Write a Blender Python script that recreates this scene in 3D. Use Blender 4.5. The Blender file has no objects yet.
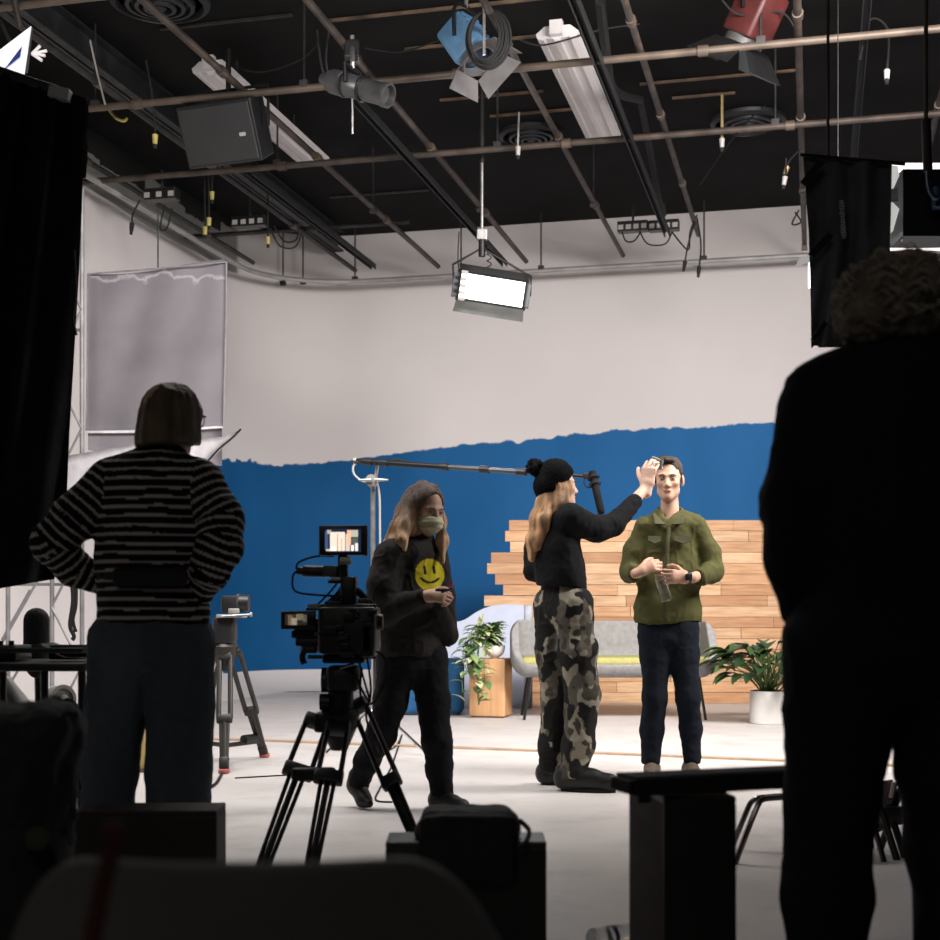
import bpy, math, random
import numpy as np
from mathutils import Vector, Matrix
random.seed(7); RNG = np.random.default_rng(5)
C = bpy.context.scene.collection
F, CX, HY, CH = 1400.0, 470.0, 607.0, 0.94      # focal length in px, centre column, horizon row, eye height
YAW = math.radians(13.86)
def P(px, py, Y): return Vector(((px-CX)*Y/F, Y, CH+(HY-py)*Y/F))
def fl(px, py, z=0.0):
    Y = (CH-z)*F/(py-HY); return Vector(((px-CX)*Y/F, Y, z))
RV, GV = Vector((math.cos(YAW), -math.sin(YAW), 0)), Vector((math.sin(YAW), math.cos(YAW), 0))
UP = Vector((0, 0, 1))
def RG(r, g, z=0.0): return RV*r+GV*g+UP*z
def rg_at(px, py, z):                            # point of the ray at height z, in room coordinates
    Y = (z-CH)*F/(HY-py); x = (px-CX)*Y/F
    return (x*math.cos(YAW)-Y*math.sin(YAW), x*math.sin(YAW)+Y*math.cos(YAW))
def nrm(v): v = Vector(v); return v.normalized()

# ---------------------------------------------------------------- materials
M = {}
def mat(name, col, rough=0.6, metal=0.0, var=0.15, scale=8.0, bump=0.0, bscale=40.0, emit=None, estr=0.0, spec=0.5, stretch=(1,1,1), col2=None, trans=0.0, alpha=1.0):
    m = bpy.data.materials.new(name); m.use_nodes = True
    nt = m.node_tree; N = nt.nodes; L = nt.links; b = N['Principled BSDF']
    b.inputs['Roughness'].default_value = rough; b.inputs['Metallic'].default_value = metal
    b.inputs['Specular IOR Level'].default_value = spec
    b.inputs['Transmission Weight'].default_value = trans; b.inputs['Alpha'].default_value = alpha
    tc = N.new('ShaderNodeTexCoord'); mp = N.new('ShaderNodeMapping'); mp.inputs['Scale'].default_value = stretch
    L.new(tc.outputs['Object'], mp.inputs['Vector'])
    nz = N.new('ShaderNodeTexNoise'); nz.inputs['Scale'].default_value = scale; nz.inputs['Detail'].default_value = 5
    L.new(mp.outputs[0], nz.inputs['Vector'])
    cr = N.new('ShaderNodeValToRGB')
    c2 = col2 if col2 else tuple(c*(1-var*2) for c in col[:3])
    cr.color_ramp.elements[0].position = 0.3; cr.color_ramp.elements[1].position = 0.7
    cr.color_ramp.elements[0].color = (*c2[:3], 1)
    cr.color_ramp.elements[1].color = (*[min(1, c*(1+(0 if col2 else var))) for c in col[:3]], 1)
    L.new(nz.outputs['Fac'], cr.inputs['Fac']); L.new(cr.outputs[0], b.inputs['Base Color'])
    if bump:
        n2 = N.new('ShaderNodeTexNoise'); n2.inputs['Scale'].default_value = bscale; n2.inputs['Detail'].default_value = 6
        L.new(mp.outputs[0], n2.inputs['Vector'])
        bp = N.new('ShaderNodeBump'); bp.inputs['Strength'].default_value = bump; bp.inputs['Distance'].default_value = 0.02
        L.new(n2.outputs['Fac'], bp.inputs['Height']); L.new(bp.outputs[0], b.inputs['Normal'])
    if emit: b.inputs['Emission Color'].default_value = (*emit, 1); b.inputs['Emission Strength'].default_value = estr
    M[name] = m; return m
def attr_mat(name, rough=0.6, bump=0.0, bscale=60.0, sss=0.0, spec=0.4):
    m = mat(name, (1,1,1), rough, var=0.04, scale=30, bump=bump, bscale=bscale, spec=spec)
    nt = m.node_tree; N = nt.nodes; L = nt.links; b = N['Principled BSDF']
    a = N.new('ShaderNodeAttribute'); a.attribute_name = 'Col'
    cr = [n for n in N if n.bl_idname == 'ShaderNodeValToRGB'][0]
    mx = N.new('ShaderNodeMix'); mx.data_type = 'RGBA'; mx.blend_type = 'MULTIPLY'; mx.inputs[0].default_value = 1
    L.new(a.outputs['Color'], mx.inputs[6]); L.new(cr.outputs[0], mx.inputs[7]); L.new(mx.outputs[2], b.inputs['Base Color'])
    if sss: b.inputs['Subsurface Weight'].default_value = sss; b.inputs['Subsurface Radius'].default_value = (.02,.008,.004)
    return m

# ---------------------------------------------------------------- naming
def tag(o, label=None, cat=None, group=None, kind=None):
    if label: o['label'] = label
    if cat: o['category'] = cat
    if group: o['group'] = group
    if kind: o['kind'] = kind
    return o
def thing(name, loc, label, cat, group=None):
    o = bpy.data.objects.new(name, None); C.objects.link(o); o.location = loc; o.empty_display_size = .1
    return tag(o, label, cat, group)
def mesh_obj(name, verts, faces, m, parent=None, smooth=False, attrs=None, origin=None):
    me = bpy.data.meshes.new(name)
    org = Vector((0,0,0))
    if parent is not None:
        q = parent
        while q is not None: org = org+q.location; q = q.parent
    elif origin is not None: org = Vector(origin)
    V = np.asarray([tuple(v) for v in verts] if not isinstance(verts, np.ndarray) else verts, dtype=np.float64)
    V = V-np.array(org)
    me.from_pydata(V.tolist() if not isinstance(faces, np.ndarray) else V.tolist(), [], faces.tolist() if isinstance(faces, np.ndarray) else faces)
    me.materials.append(m)
    me.update()
    if smooth: me.polygons.foreach_set('use_smooth', [True]*len(me.polygons))
    if attrs is not None:
        a = me.color_attributes.new('Col', 'FLOAT_COLOR', 'POINT')
        col = np.ones((len(V), 4), np.float32); col[:, :3] = attrs
        a.data.foreach_set('color', col.ravel())
    o = bpy.data.objects.new(name, me); C.objects.link(o)
    if parent is not None: o.parent = parent
    elif origin is not None: o.location = org
    return o

class MB:
    def __init__(s): s.v = []; s.f = []; s.c = []
    def add(s, vs, fs, col=None):
        n = len(s.v); s.v += [tuple(v) for v in vs]; s.f += [tuple(i+n for i in f) for f in fs]
        s.c += [col or (1,1,1)]*len(vs); return s
    def box(s, c, size, ax=None, col=None, taper=1.0):
        c = Vector(c); X, Y, Z = ax if ax else (Vector((1,0,0)), Vector((0,1,0)), Vector((0,0,1)))
        vs = []
        for k in (-1, 1):
            t = taper if k > 0 else 1
            for j in (-1, 1):
                for i in (-1, 1): vs.append(c+X*(i*size[0]/2*t)+Y*(j*size[1]/2*t)+Z*(k*size[2]/2))
        return s.add(vs, [(0,2,3,1),(4,5,7,6),(0,1,5,4),(2,6,7,3),(0,4,6,2),(1,3,7,5)], col)
    def rbox(s, c, size, r=.01, ax=None, col=None, n=3):
        # box with rounded vertical (local z) edges and small chamfer top/bottom
        c = Vector(c); X, Y, Z = ax if ax else (Vector((1,0,0)), Vector((0,1,0)), Vector((0,0,1)))
        hx, hy, hz = [q/2 for q in size]
        def ring(inset, z):
            pts = []
            rr = max(r-inset, .0005)
            for (sx, sy, a0) in ((1,1,0),(-1,1,90),(-1,-1,180),(1,-1,270)):
                for k in range(n+1):
                    a = math.radians(a0+90*k/n)
                    pts.append(c+X*(sx*(hx-r)+rr*math.cos(a))+Y*(sy*(hy-r)+rr*math.sin(a))+Z*z)
            return pts
        e = min(r*.6, hz*.5)
        rings = [ring(e, -hz), ring(e*.3, -hz+e*.3), ring(0, -hz+e), ring(0, hz-e), ring(e*.3, hz-e*.3), ring(e, hz)]
        m = len(rings[0]); vs = [p for q in rings for p in q]; fs = []
        for k in range(len(rings)-1):
            for i in range(m): j = (i+1) % m; fs.append((k*m+i, k*m+j, (k+1)*m+j, (k+1)*m+i))
        fs.append(tuple(range(m))[::-1]); fs.append(tuple(range((len(rings)-1)*m, len(rings)*m)))
        return s.add(vs, fs, col)
    def cyl(s, a, b, r, r2=None, n=12, col=None):
        a = Vector(a); b = Vector(b); r2 = r if r2 is None else r2
        d = (b-a).normalized(); u = d.orthogonal().normalized(); w = d.cross(u)
        vs = []
        for p, rr in ((a, r), (b, r2)):
            for i in range(n): t = 2*math.pi*i/n; vs.append(p+u*(rr*math.cos(t))+w*(rr*math.sin(t)))
        fs = [(i, (i+1) % n, n+(i+1) % n, n+i) for i in range(n)]+[tuple(range(n))[::-1], tuple(range(n, 2*n))]
        return s.add(vs, fs, col)
    def tube(s, pts, r, n=8, smooth=4, col=None, flat=None):
        pts = [Vector(p) for p in pts]
        if smooth and len(pts) > 2: pts = catmull(pts, smooth)
        rs = r if isinstance(r, (list, tuple)) else [r]*len(pts)
        if len(rs) != len(pts): rs = [rs[min(int(i*len(rs)/len(pts)), len(rs)-1)] for i in range(len(pts))]
        d0 = (pts[1]-pts[0]).normalized(); u = d0.orthogonal().normalized() if flat is None else (Vector(flat)-d0*Vector(flat).dot(d0)).normalized()
        vs = []
        for i, p in enumerate(pts):
            d = (pts[min(i+1, len(pts)-1)]-pts[max(i-1, 0)]).normalized()
            u = (u-d*u.dot(d)).normalized(); w = d.cross(u)
            for k in range(n): t = 2*math.pi*k/n; vs.append(p+u*(rs[i]*math.cos(t))+w*(rs[i]*math.sin(t)*(1 if flat is None else .3)))
        m = len(pts)
        fs = [(i*n+k, i*n+(k+1) % n, (i+1)*n+(k+1) % n, (i+1)*n+k) for i in range(m-1) for k in range(n)]
        fs += [tuple(range(n))[::-1], tuple(range((m-1)*n, m*n))]
        return s.add(vs, fs, col)
    def lathe(s, prof, c, axis=UP, n=24, col=None, closed=True):
        c = Vector(c); d = nrm(axis); u = d.orthogonal().normalized(); w = d.cross(u); vs = []; fs = []
        for (r, h) in prof:
            for k in range(n): t = 2*math.pi*k/n; vs.append(c+d*h+u*(r*math.cos(t))+w*(r*math.sin(t)))
        for i in range(len(prof)-1):
            for k in range(n): fs.append((i*n+k, i*n+(k+1) % n, (i+1)*n+(k+1) % n, (i+1)*n+k))
        if closed: fs += [tuple(range(n))[::-1], tuple(range((len(prof)-1)*n, len(prof)*n))]
        return s.add(vs, fs, col)
    def sph(s, c, r, n=10, sc=(1,1,1), col=None):
        prof = [(max(1e-4, math.sin(math.pi*i/n)*r), -math.cos(math.pi*i/n)*r) for i in range(n+1)]
        k0 = len(s.v); s.lathe(prof, (0,0,0), UP, n*2, col)
        c = Vector(c)
        for i in range(k0, len(s.v)): v = s.v[i]; s.v[i] = (c.x+v[0]*sc[0], c.y+v[1]*sc[1], c.z+v[2]*sc[2])
        return s
    def prism(s, poly, o, X, Y, Z, depth, col=None):
        o = Vector(o); n = len(poly)
        vs = [o+X*a+Y*b for a, b in poly]+[o+X*a+Y*b+Z*depth for a, b in poly]
        fs = [tuple(range(n))[::-1], tuple(range(n, 2*n))]+[(i, (i+1) % n, n+(i+1) % n, n+i) for i in range(n)]
        return s.add(vs, fs, col)
    def build(s, name, m, parent=None, smooth=False, bevel=0.0, origin=None, attrs=False):
        if parent is None and origin is None:
            V = np.array(s.v); lo = V.min(0); hi = V.max(0); origin = ((lo[0]+hi[0])/2, (lo[1]+hi[1])/2, lo[2])
        o = mesh_obj(name, s.v, s.f, M[m] if isinstance(m, str) else m, parent, smooth, np.array(s.c) if attrs else None, origin)
        if bevel:
            b = o.modifiers.new('Bevel', 'BEVEL'); b.width = bevel; b.segments = 2; b.limit_method = 'ANGLE'
        elif smooth:
            o.data.set_sharp_from_angle(angle=math.radians(40))
        return o
def catmull(pts, n):
    out = []
    for i in range(len(pts)-1):
        p0, p1, p2, p3 = pts[max(i-1, 0)], pts[i], pts[i+1], pts[min(i+2, len(pts)-1)]
        for k in range(n):
            t = k/n
            out.append(0.5*((2*p1)+(p2-p0)*t+(2*p0-5*p1+4*p2-p3)*t*t+(3*p1-p0-3*p2+p3)*t**3))
    out.append(pts[-1]); return out
def sag(a, b, s, n=8):
    a = Vector(a); b = Vector(b)
    return [a.lerp(b, i/n)-UP*(s*4*(i/n)*(1-i/n)) for i in range(n+1)]
def single(name, mb, m, label, cat, group=None, **k):
    return tag(mb.build(name, m, **k), label, cat, group)
def dup(root, loc, label=None, group=None, rotz=None):
    r = root.copy(); C.objects.link(r); r.location = loc
    if label: r['label'] = label
    if group: r['group'] = group
    if rotz is not None: r.rotation_euler = (0, 0, rotz)
    for ch in list(root.children):
        c = ch.copy(); C.objects.link(c); c.parent = r
        for g in list(ch.children):
            d = g.copy(); C.objects.link(d); d.parent = c
    return r

# ---------------------------------------------------------------- noise + signed-distance modelling
def vnoise(p, seed=0):
    i = np.floor(p).astype(np.int64); f = p-i; f = f*f*(3-2*f)
    def h(dx, dy, dz):
        n = (i[:,0]+dx)*374761393+(i[:,1]+dy)*668265263+(i[:,2]+dz)*2147483647+seed*9176
        n = (n ^ (n >> 13))*1274126177; n = (n ^ (n >> 16)) & 0xffffff
        return n/float(0xffffff)
    x, y, z = f[:,0], f[:,1], f[:,2]
    a = h(0,0,0)*(1-x)+h(1,0,0)*x; b = h(0,1,0)*(1-x)+h(1,1,0)*x
    c = h(0,0,1)*(1-x)+h(1,0,1)*x; d = h(0,1,1)*(1-x)+h(1,1,1)*x
    return ((a*(1-y)+b*y)*(1-z)+(c*(1-y)+d*y)*z)*2-1
def basis(f, u=UP):
    f = nrm(f); u = Vector(u); s = f.cross(u).normalized(); u = s.cross(f).normalized()
    return s, f, u        # side (the figure's right), forward, up
class Sdf:
    def __init__(s, vox=.006, k=.02): s.vox = vox; s.k = k; s.p = []
    def cone(s, a, b, r1, r2=None, side=None, ratio=1.0, k=None, op='add', capA=False, capB=False, ax=0.0):
        s.p.append(dict(t='c', a=np.array(a, float), b=np.array(b, float)+1e-5, r1=r1, r2=r1 if r2 is None else r2,
            s=None if side is None else np.array(nrm(side)), q=ratio, k=s.k if k is None else k, op=op, cA=capA, cB=capB, ax=ax)); return s
    def ell(s, c, r, fr=None, k=None, op='add', ax=0.0):
        if fr is None: fr = (Vector((1,0,0)), Vector((0,1,0)), UP)
        s.p.append(dict(t='e', a=np.array(c, float), r=np.array(r, float), R=np.array([list(v) for v in fr]), k=s.k if k is None else k, op=op, ax=ax)); return s
    def box(s, c, h, rnd=.01, fr=None, k=None, op='add'):
        if fr is None: fr = (Vector((1,0,0)), Vector((0,1,0)), UP)
        s.p.append(dict(t='b', a=np.array(c, float), r=np.array(h, float), rnd=rnd, R=np.array([list(v) for v in fr]), k=s.k if k is None else k, op=op, ax=0)); return s
    def chain(s, pts, rs, **kw):
        for i in range(len(pts)-1): s.cone(pts[i], pts[i+1], rs[i], rs[i+1], **kw)
        return s
    def clip(s, pt, n, R=None):           # remove what lies on the +n side of a plane (within R of pt)
        s.p.append(dict(t='p', a=np.array(pt, float), n=np.array(nrm(n)), R=R, op='clip')); return s
    @staticmethod
    def dist(q, x, y, z):
        if q['t'] == 'c':
            a, b = q['a'], q['b']; px, py, pz = x-a[0], y-a[1], z-a[2]; ba = b-a
            ax = ba/np.linalg.norm(ba); al = px*ax[0]+py*ax[1]+pz*ax[2]; L = np.linalg.norm(ba)
            if q['s'] is not None:
                sd = q['s']; f = 1-1/q['q']; c = (px*sd[0]+py*sd[1]+pz*sd[2])*f
                px, py, pz = px-c*sd[0], py-c*sd[1], pz-c*sd[2]; ba = ba-sd*(ba@sd)*f
            t = np.clip((px*ba[0]+py*ba[1]+pz*ba[2])/(ba@ba), 0, 1)
            d = np.sqrt((px-t*ba[0])**2+(py-t*ba[1])**2+(pz-t*ba[2])**2)-(q['r1']+(q['r2']-q['r1'])*t)
            if q['cA']: d = np.maximum(d, -al)
            if q['cB']: d = np.maximum(d, al-L)
            return d
        if q['t'] in 'eb':
            px, py, pz = x-q['a'][0], y-q['a'][1], z-q['a'][2]; R = q['R']; r = q['r']
            u = [px*R[i][0]+py*R[i][1]+pz*R[i][2] for i in range(3)]
            if q['t'] == 'e':
                k0 = np.sqrt((u[0]/r[0])**2+(u[1]/r[1])**2+(u[2]/r[2])**2)+1e-6
                k1 = np.sqrt((u[0]/r[0]**2)**2+(u[1]/r[1]**2)**2+(u[2]/r[2]**2)**2)+1e-6
                return k0*(k0-1)/k1
            w = [np.abs(u[i])-(r[i]-q['rnd']) for i in range(3)]
            o = np.sqrt(np.maximum(w[0],0)**2+np.maximum(w[1],0)**2+np.maximum(w[2],0)**2)
            return o+np.minimum(np.maximum(np.maximum(w[0], w[1]), w[2]), 0)-q['rnd']
    def bb(s, q):
        if q['t'] == 'c':
            m = max(q['r1'], q['r2'])*max(1, q['q'])+.03
            return np.minimum(q['a'], q['b'])-m, np.maximum(q['a'], q['b'])+m
        m = np.linalg.norm(q['r'])+.02 if q['t'] == 'b' else q['r'].max()+.03
        return q['a']-m, q['a']+m
    def mesh(s):
        B = [s.bb(q) for q in s.p if q['op'] == 'add']
        lo = np.min([b[0] for b in B], 0)-.01; hi = np.max([b[1] for b in B], 0)+.01; v = s.vox
        n = np.ceil((hi-lo)/v).astype(int)+1
        X, Y, Z = [(lo[i]+v*np.arange(n[i])).astype(np.float32) for i in range(3)]
        G = np.full(n, .15, np.float32)
        for q in s.p:
            if q['op'] == 'clip':
                x, y, z = X[:,None,None], Y[None,:,None], Z[None,None,:]
                d = (x-q['a'][0])*q['n'][0]+(y-q['a'][1])*q['n'][1]+(z-q['a'][2])*q['n'][2]
                if q['R']:
                    rr = np.sqrt((x-q['a'][0])**2+(y-q['a'][1])**2+(z-q['a'][2])**2); d = np.where(rr < q['R'], d, -1)
                G = np.maximum(G, d.astype(np.float32)); continue
            a, b = s.bb(q); i0 = np.maximum(((a-lo)/v).astype(int), 0); i1 = np.minimum(((b-lo)/v).astype(int)+2, n)
            if (i1 <= i0).any(): continue
            sl = tuple(slice(i0[i], i1[i]) for i in range(3))
            d = s.dist(q, X[sl[0]][:,None,None], Y[sl[1]][None,:,None], Z[sl[2]][None,None,:]).astype(np.float32)
            g = G[sl]; k = max(q['k'], 1e-4)
            if q['op'] == 'add':
                h = np.maximum(k-np.abs(g-d), 0)/k; G[sl] = np.minimum(g, d)-h*h*k*.25
            else:
                h = np.maximum(k-np.abs(-g-d), 0)/k; G[sl] = -(np.minimum(-g, d)-h*h*k*.25)
        return nets(G, lo, v)
    def axial(s, V):                       # distance along the nearest primitive (for stripes that follow a limb)
        best = np.full(len(V), 9.); val = np.zeros(len(V))
        for q in s.p:
            if q['op'] != 'add': continue
            d = s.dist(q, V[:,0], V[:,1], V[:,2])
            if q['ax'] == 'z' or q['t'] != 'c': c = V[:,2]
            else: ba = q['b']-q['a']; L = np.linalg.norm(ba); c = (V-q['a'])@(ba/L)+q['ax']
            m = d < best; best[m] = d[m]; val[m] = c[m]
        return val
    def build(s, name, m, parent, disp=None, col=None, smooth=1):
        V, Q = s.mesh()
        if len(V) == 0: raise RuntimeError('empty '+name)
        if smooth: V = relax(V, Q, smooth)
        if disp is not None:
            Nn = normals(V, Q); V = V+Nn*disp(V, Nn)[:, None]
        c = col(V, s) if callable(col) else (np.tile(np.array(col, float), (len(V), 1)) if col is not None else None)
        return mesh_obj(name, V, Q, M[m], parent, True, c)
def relax(V, Q, it):
    for _ in range(it):
        A = np.zeros_like(V); n = np.zeros(len(V))
        for i in range(4):
            a, b = Q[:, i], Q[:, (i+1) % 4]
            for c in range(3):
                A[:, c] += np.bincount(a, V[b, c], len(V))+np.bincount(b, V[a, c], len(V))
            n += np.bincount(a, minlength=len(V))+np.bincount(b, minlength=len(V))
        V = V*.5+.5*A/np.maximum(n, 1)[:, None]
    return V
def normals(V, Q):
    fn = np.cross(V[Q[:,2]]-V[Q[:,0]], V[Q[:,3]]-V[Q[:,1]])
    N = np.zeros_like(V)
    for i in range(4):
        for c in range(3): N[:, c] += np.bincount(Q[:, i], fn[:, c], len(V))
    return N/np.maximum(np.linalg.norm(N, axis=1), 1e-12)[:, None]
def nets(G, lo, v):
    I = G < 0
    cnt = np.zeros(tuple(np.array(G.shape)-1), np.int8)
    for a in (0,1):
        for b in (0,1):
            for c in (0,1): cnt += I[a:G.shape[0]-1+a, b:G.shape[1]-1+b, c:G.shape[2]-1+c]
    cells = np.argwhere((cnt > 0) & (cnt < 8)); n = len(cells)
    idx = np.full(cnt.shape, -1, np.int32); idx[cells[:,0], cells[:,1], cells[:,2]] = np.arange(n)
    acc = np.zeros((n, 3)); num = np.zeros(n)
    cor = [(a,b,c) for a in (0,1) for b in (0,1) for c in (0,1)]
    for i, p in enumerate(cor):
        for q in cor[i+1:]:
            df = [k for k in range(3) if p[k] != q[k]]
            if len(df) != 1: continue
            g1 = G[cells[:,0]+p[0], cells[:,1]+p[1], cells[:,2]+p[2]]; g2 = G[cells[:,0]+q[0], cells[:,1]+q[1], cells[:,2]+q[2]]
            m = (g1 < 0) != (g2 < 0); t = np.where(m, g1/np.where(m, g1-g2, 1), 0)
            for k in range(3): acc[:, k] += m*(p[k]+t*(q[k]-p[k]))
            num += m
    V = (cells+acc/num[:, None])*v+lo; quads = []
    for ax in range(3):
        o1, o2 = [(1,2),(2,0),(0,1)][ax]
        A = I[tuple(slice(0, -1) if k == ax else slice(1, -1) for k in range(3))]
        Bv = I[tuple(slice(1, None) if k == ax else slice(1, -1) for k in range(3))]
        e = np.argwhere(A != Bv)
        if not len(e): continue
        sgn = A[e[:,0], e[:,1], e[:,2]]
        base = e.copy(); base[:, o1] += 1; base[:, o2] += 1
        def cell(d1, d2):
            c = base.copy(); c[:, o1] -= d1; c[:, o2] -= d2; return idx[c[:,0], c[:,1], c[:,2]]
        q = np.stack([cell(1,1), cell(0,1), cell(0,0), cell(1,0)], 1)
        q[~sgn] = q[~sgn][:, ::-1]; quads.append(q)
    return V, np.concatenate(quads)
# ================================================================ shared materials
mat('black_cloth', (.008,.008,.009), .95, var=.3, scale=5, bump=.5, bscale=14, spec=.15)
mat('flag_cloth', (.085,.09,.10), .8, var=.2, scale=6, bump=.3, bscale=20, spec=.3)
mat('strap_black', (.004,.004,.004), .8)
mat('black_plastic', (.009,.009,.010), .45, var=.2)
mat('black_rubber', (.006,.006,.006), .85)
mat('black_metal', (.012,.012,.012), .4, .3)
mat('lens_glass', (.01,.015,.03), .08, spec=.8)
mat('steel', (.42,.41,.39), .35, .85, scale=20)
mat('chrome', (.65,.64,.62), .18, 1.0)
mat('pipe_brown', (.085,.062,.047), .6, .2, var=.35, scale=6, col2=(.022,.017,.014))
mat('pipe_tan', (.12,.09,.066), .55, .2, var=.3, scale=4, col2=(.045,.033,.024))
mat('pipe_dark', (.03,.028,.026), .6, .3, var=.3)
mat('pipe_grey', (.36,.35,.33), .5, .3, scale=3)
mat('strut_grey', (.028,.031,.031), .6, .3, var=.3, scale=6)
mat('white_enamel', (.60,.57,.56), .5, var=.02)
mat('vent_black', (.02,.021,.022), .5, .2)
mat('outlet_white', (.36,.34,.32), .5, var=.05)
mat('yellow_plug', (.45,.38,.10), .5)
mat('brass', (.5,.38,.18), .4, .6)
mat('wood_batten', (.11,.07,.04), .8, var=.4, scale=5)
mat('cloth_grey', (.19,.175,.19), .9, var=.12, scale=2.5, bump=.2, col2=(.14,.13,.14), bscale=8)
mat('chalk_white', (.62,.6,.62), .9)
mat('paper_white', (.55,.53,.55), .8)
mat('blue_enamel', (.10,.22,.36), .45)
mat('red_enamel', (.085,.018,.016), .5)
mat('grey_enamel', (.08,.08,.078), .5)
mat('lamp_white', (1,1,1), .5, emit=(.93,.98,1), estr=5.0)
mat('lamp_pink', (1,1,1), .5, emit=(1,.86,.86), estr=2.2)
mat('lamp_side', (.5,.5,.5), .5, emit=(.9,.92,1), estr=.45)

# ================================================================ room shell (room axes: r across, g deep)
def nodes_of(m): return m.node_tree.nodes, m.node_tree.links
def mth(N, L, op, a, b=None, clamp=False):
    n = N.new('ShaderNodeMath'); n.operation = op; n.use_clamp = clamp
    for i, q in enumerate((a, b)):
        if q is None: continue
        if isinstance(q, (int, float)): n.inputs[i].default_value = q
        else: L.new(q, n.inputs[i])
    return n.outputs[0]
def wall_material():
    m = mat('wall_paint', (.62,.585,.57), .8, var=.02, scale=.8, bump=.05, bscale=12, spec=.2)
    N, L = nodes_of(m); b = N['Principled BSDF']; base = b.inputs['Base Color'].links[0].from_socket
    tc = [n for n in N if n.bl_idname == 'ShaderNodeTexCoord'][0]
    sp = N.new('ShaderNodeSeparateXYZ'); L.new(tc.outputs['Object'], sp.inputs[0]); r, g, z = sp.outputs
    def noise(sc, d=4, st=(1,1,1)):
        mp = N.new('ShaderNodeMapping'); mp.inputs['Scale'].default_value = st; L.new(tc.outputs['Object'], mp.inputs[0])
        n = N.new('ShaderNodeTexNoise'); n.inputs['Scale'].default_value = sc; n.inputs['Detail'].default_value = d
        L.new(mp.outputs[0], n.inputs['Vector']); return mth(N, L, 'SUBTRACT', n.outputs['Fac'], .5)
    mr = N.new('ShaderNodeMapRange'); L.new(r, mr.inputs[0])
    for i, q in zip((1,2,3,4), (-6.0,-1.9,2.60,2.95)): mr.inputs[i].default_value = q
    rag = mth(N, L, 'ADD', mth(N, L, 'MULTIPLY', noise(6, 9), .13), mth(N, L, 'MULTIPLY', noise(.9, 1), .10))
    mrl = N.new('ShaderNodeMapRange'); L.new(r, mrl.inputs[0])
    for i, q in zip((1,2,3,4), (-6.4,-5.6,.28,.0)): mrl.inputs[i].default_value = q
    rag = mth(N, L, 'ADD', rag, mth(N, L, 'MULTIPLY', mth(N, L, 'MAXIMUM', noise(9, 6), 0), mrl.outputs[0]))
    d = mth(N, L, 'SUBTRACT', mth(N, L, 'ADD', mr.outputs[0], rag), z)
    top = mth(N, L, 'MULTIPLY', d, 60, True)
    bot = mth(N, L, 'MULTIPLY', mth(N, L, 'SUBTRACT', z, .217), 150, True)
    side = mth(N, L, 'MULTIPLY', mth(N, L, 'SUBTRACT', mth(N, L, 'ADD', g, mth(N, L, 'MULTIPLY', noise(3, 4), .3)), 14.05), 30, True)
    mask = mth(N, L, 'MULTIPLY', mth(N, L, 'MULTIPLY', top, bot), side)
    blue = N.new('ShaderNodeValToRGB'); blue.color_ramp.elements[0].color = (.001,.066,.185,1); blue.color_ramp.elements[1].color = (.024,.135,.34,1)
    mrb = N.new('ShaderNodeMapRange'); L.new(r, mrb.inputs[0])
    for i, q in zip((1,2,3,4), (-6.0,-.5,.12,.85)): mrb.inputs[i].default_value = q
    L.new(mth(N, L, 'ADD', mth(N, L, 'MULTIPLY', noise(1.2, 5, (2,2,.6)), .45), mrb.outputs[0]), blue.inputs[0])  # left-to-right light falloff put into the blue; the noise is roller variation
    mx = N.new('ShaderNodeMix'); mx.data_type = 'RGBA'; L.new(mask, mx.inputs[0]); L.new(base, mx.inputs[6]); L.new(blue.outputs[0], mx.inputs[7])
    # old grey paint above the cyclorama on the left, ragged black overspray under the ceiling
    left = mth(N, L, 'MULTIPLY', mth(N, L, 'SUBTRACT', -6.33, r), 60, True)
    gz = mth(N, L, 'MULTIPLY', mth(N, L, 'SUBTRACT', mth(N, L, 'ADD', z, mth(N, L, 'MULTIPLY', noise(.7, 0), .12)), 4.72), 120, True)
    m2 = N.new('ShaderNodeMix'); m2.data_type = 'RGBA'; L.new(mth(N, L, 'MULTIPLY', left, gz), m2.inputs[0]); L.new(mx.outputs[2], m2.inputs[6]); m2.inputs[7].default_value = (.22,.22,.20,1)
    snap = N.new('ShaderNodeMath'); snap.operation = 'SNAP'; L.new(g, snap.inputs[0]); snap.inputs[1].default_value = .45
    cmb = N.new('ShaderNodeCombineXYZ'); L.new(snap.outputs[0], cmb.inputs[0])
    wn = N.new('ShaderNodeTexWhiteNoise'); wn.noise_dimensions = '3D'; L.new(cmb.outputs[0], wn.inputs[0])
    edge = mth(N, L, 'ADD', mth(N, L, 'MULTIPLY', wn.outputs[0], .22), mth(N, L, 'MULTIPLY', noise(6, 4), .1))
    bz = mth(N, L, 'MULTIPLY', mth(N, L, 'SUBTRACT', mth(N, L, 'ADD', z, edge), 5.22), 120, True)
    m3 = N.new('ShaderNodeMix'); m3.data_type = 'RGBA'; L.new(mth(N, L, 'MULTIPLY', left, bz), m3.inputs[0]); L.new(m2.outputs[2], m3.inputs[6]); m3.inputs[7].default_value = (.015,.015,.014,1)
    L.new(m3.outputs[2], b.inputs['Base Color'])
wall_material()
mat('ceiling_black', (.0075,.0075,.007), .85, var=.25, scale=1.5, bump=.2, bscale=6, spec=.12)
mat('dark_wall', (.03,.03,.03), .9)
CZ = 5.28
def room_obj(name, V, Fc, m, smooth=False):
    o = mesh_obj(name, V, Fc, M[m], None, smooth, origin=(0,0,0)); o.rotation_euler = (0, 0, -YAW); o['kind'] = 'structure'; return o
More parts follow.
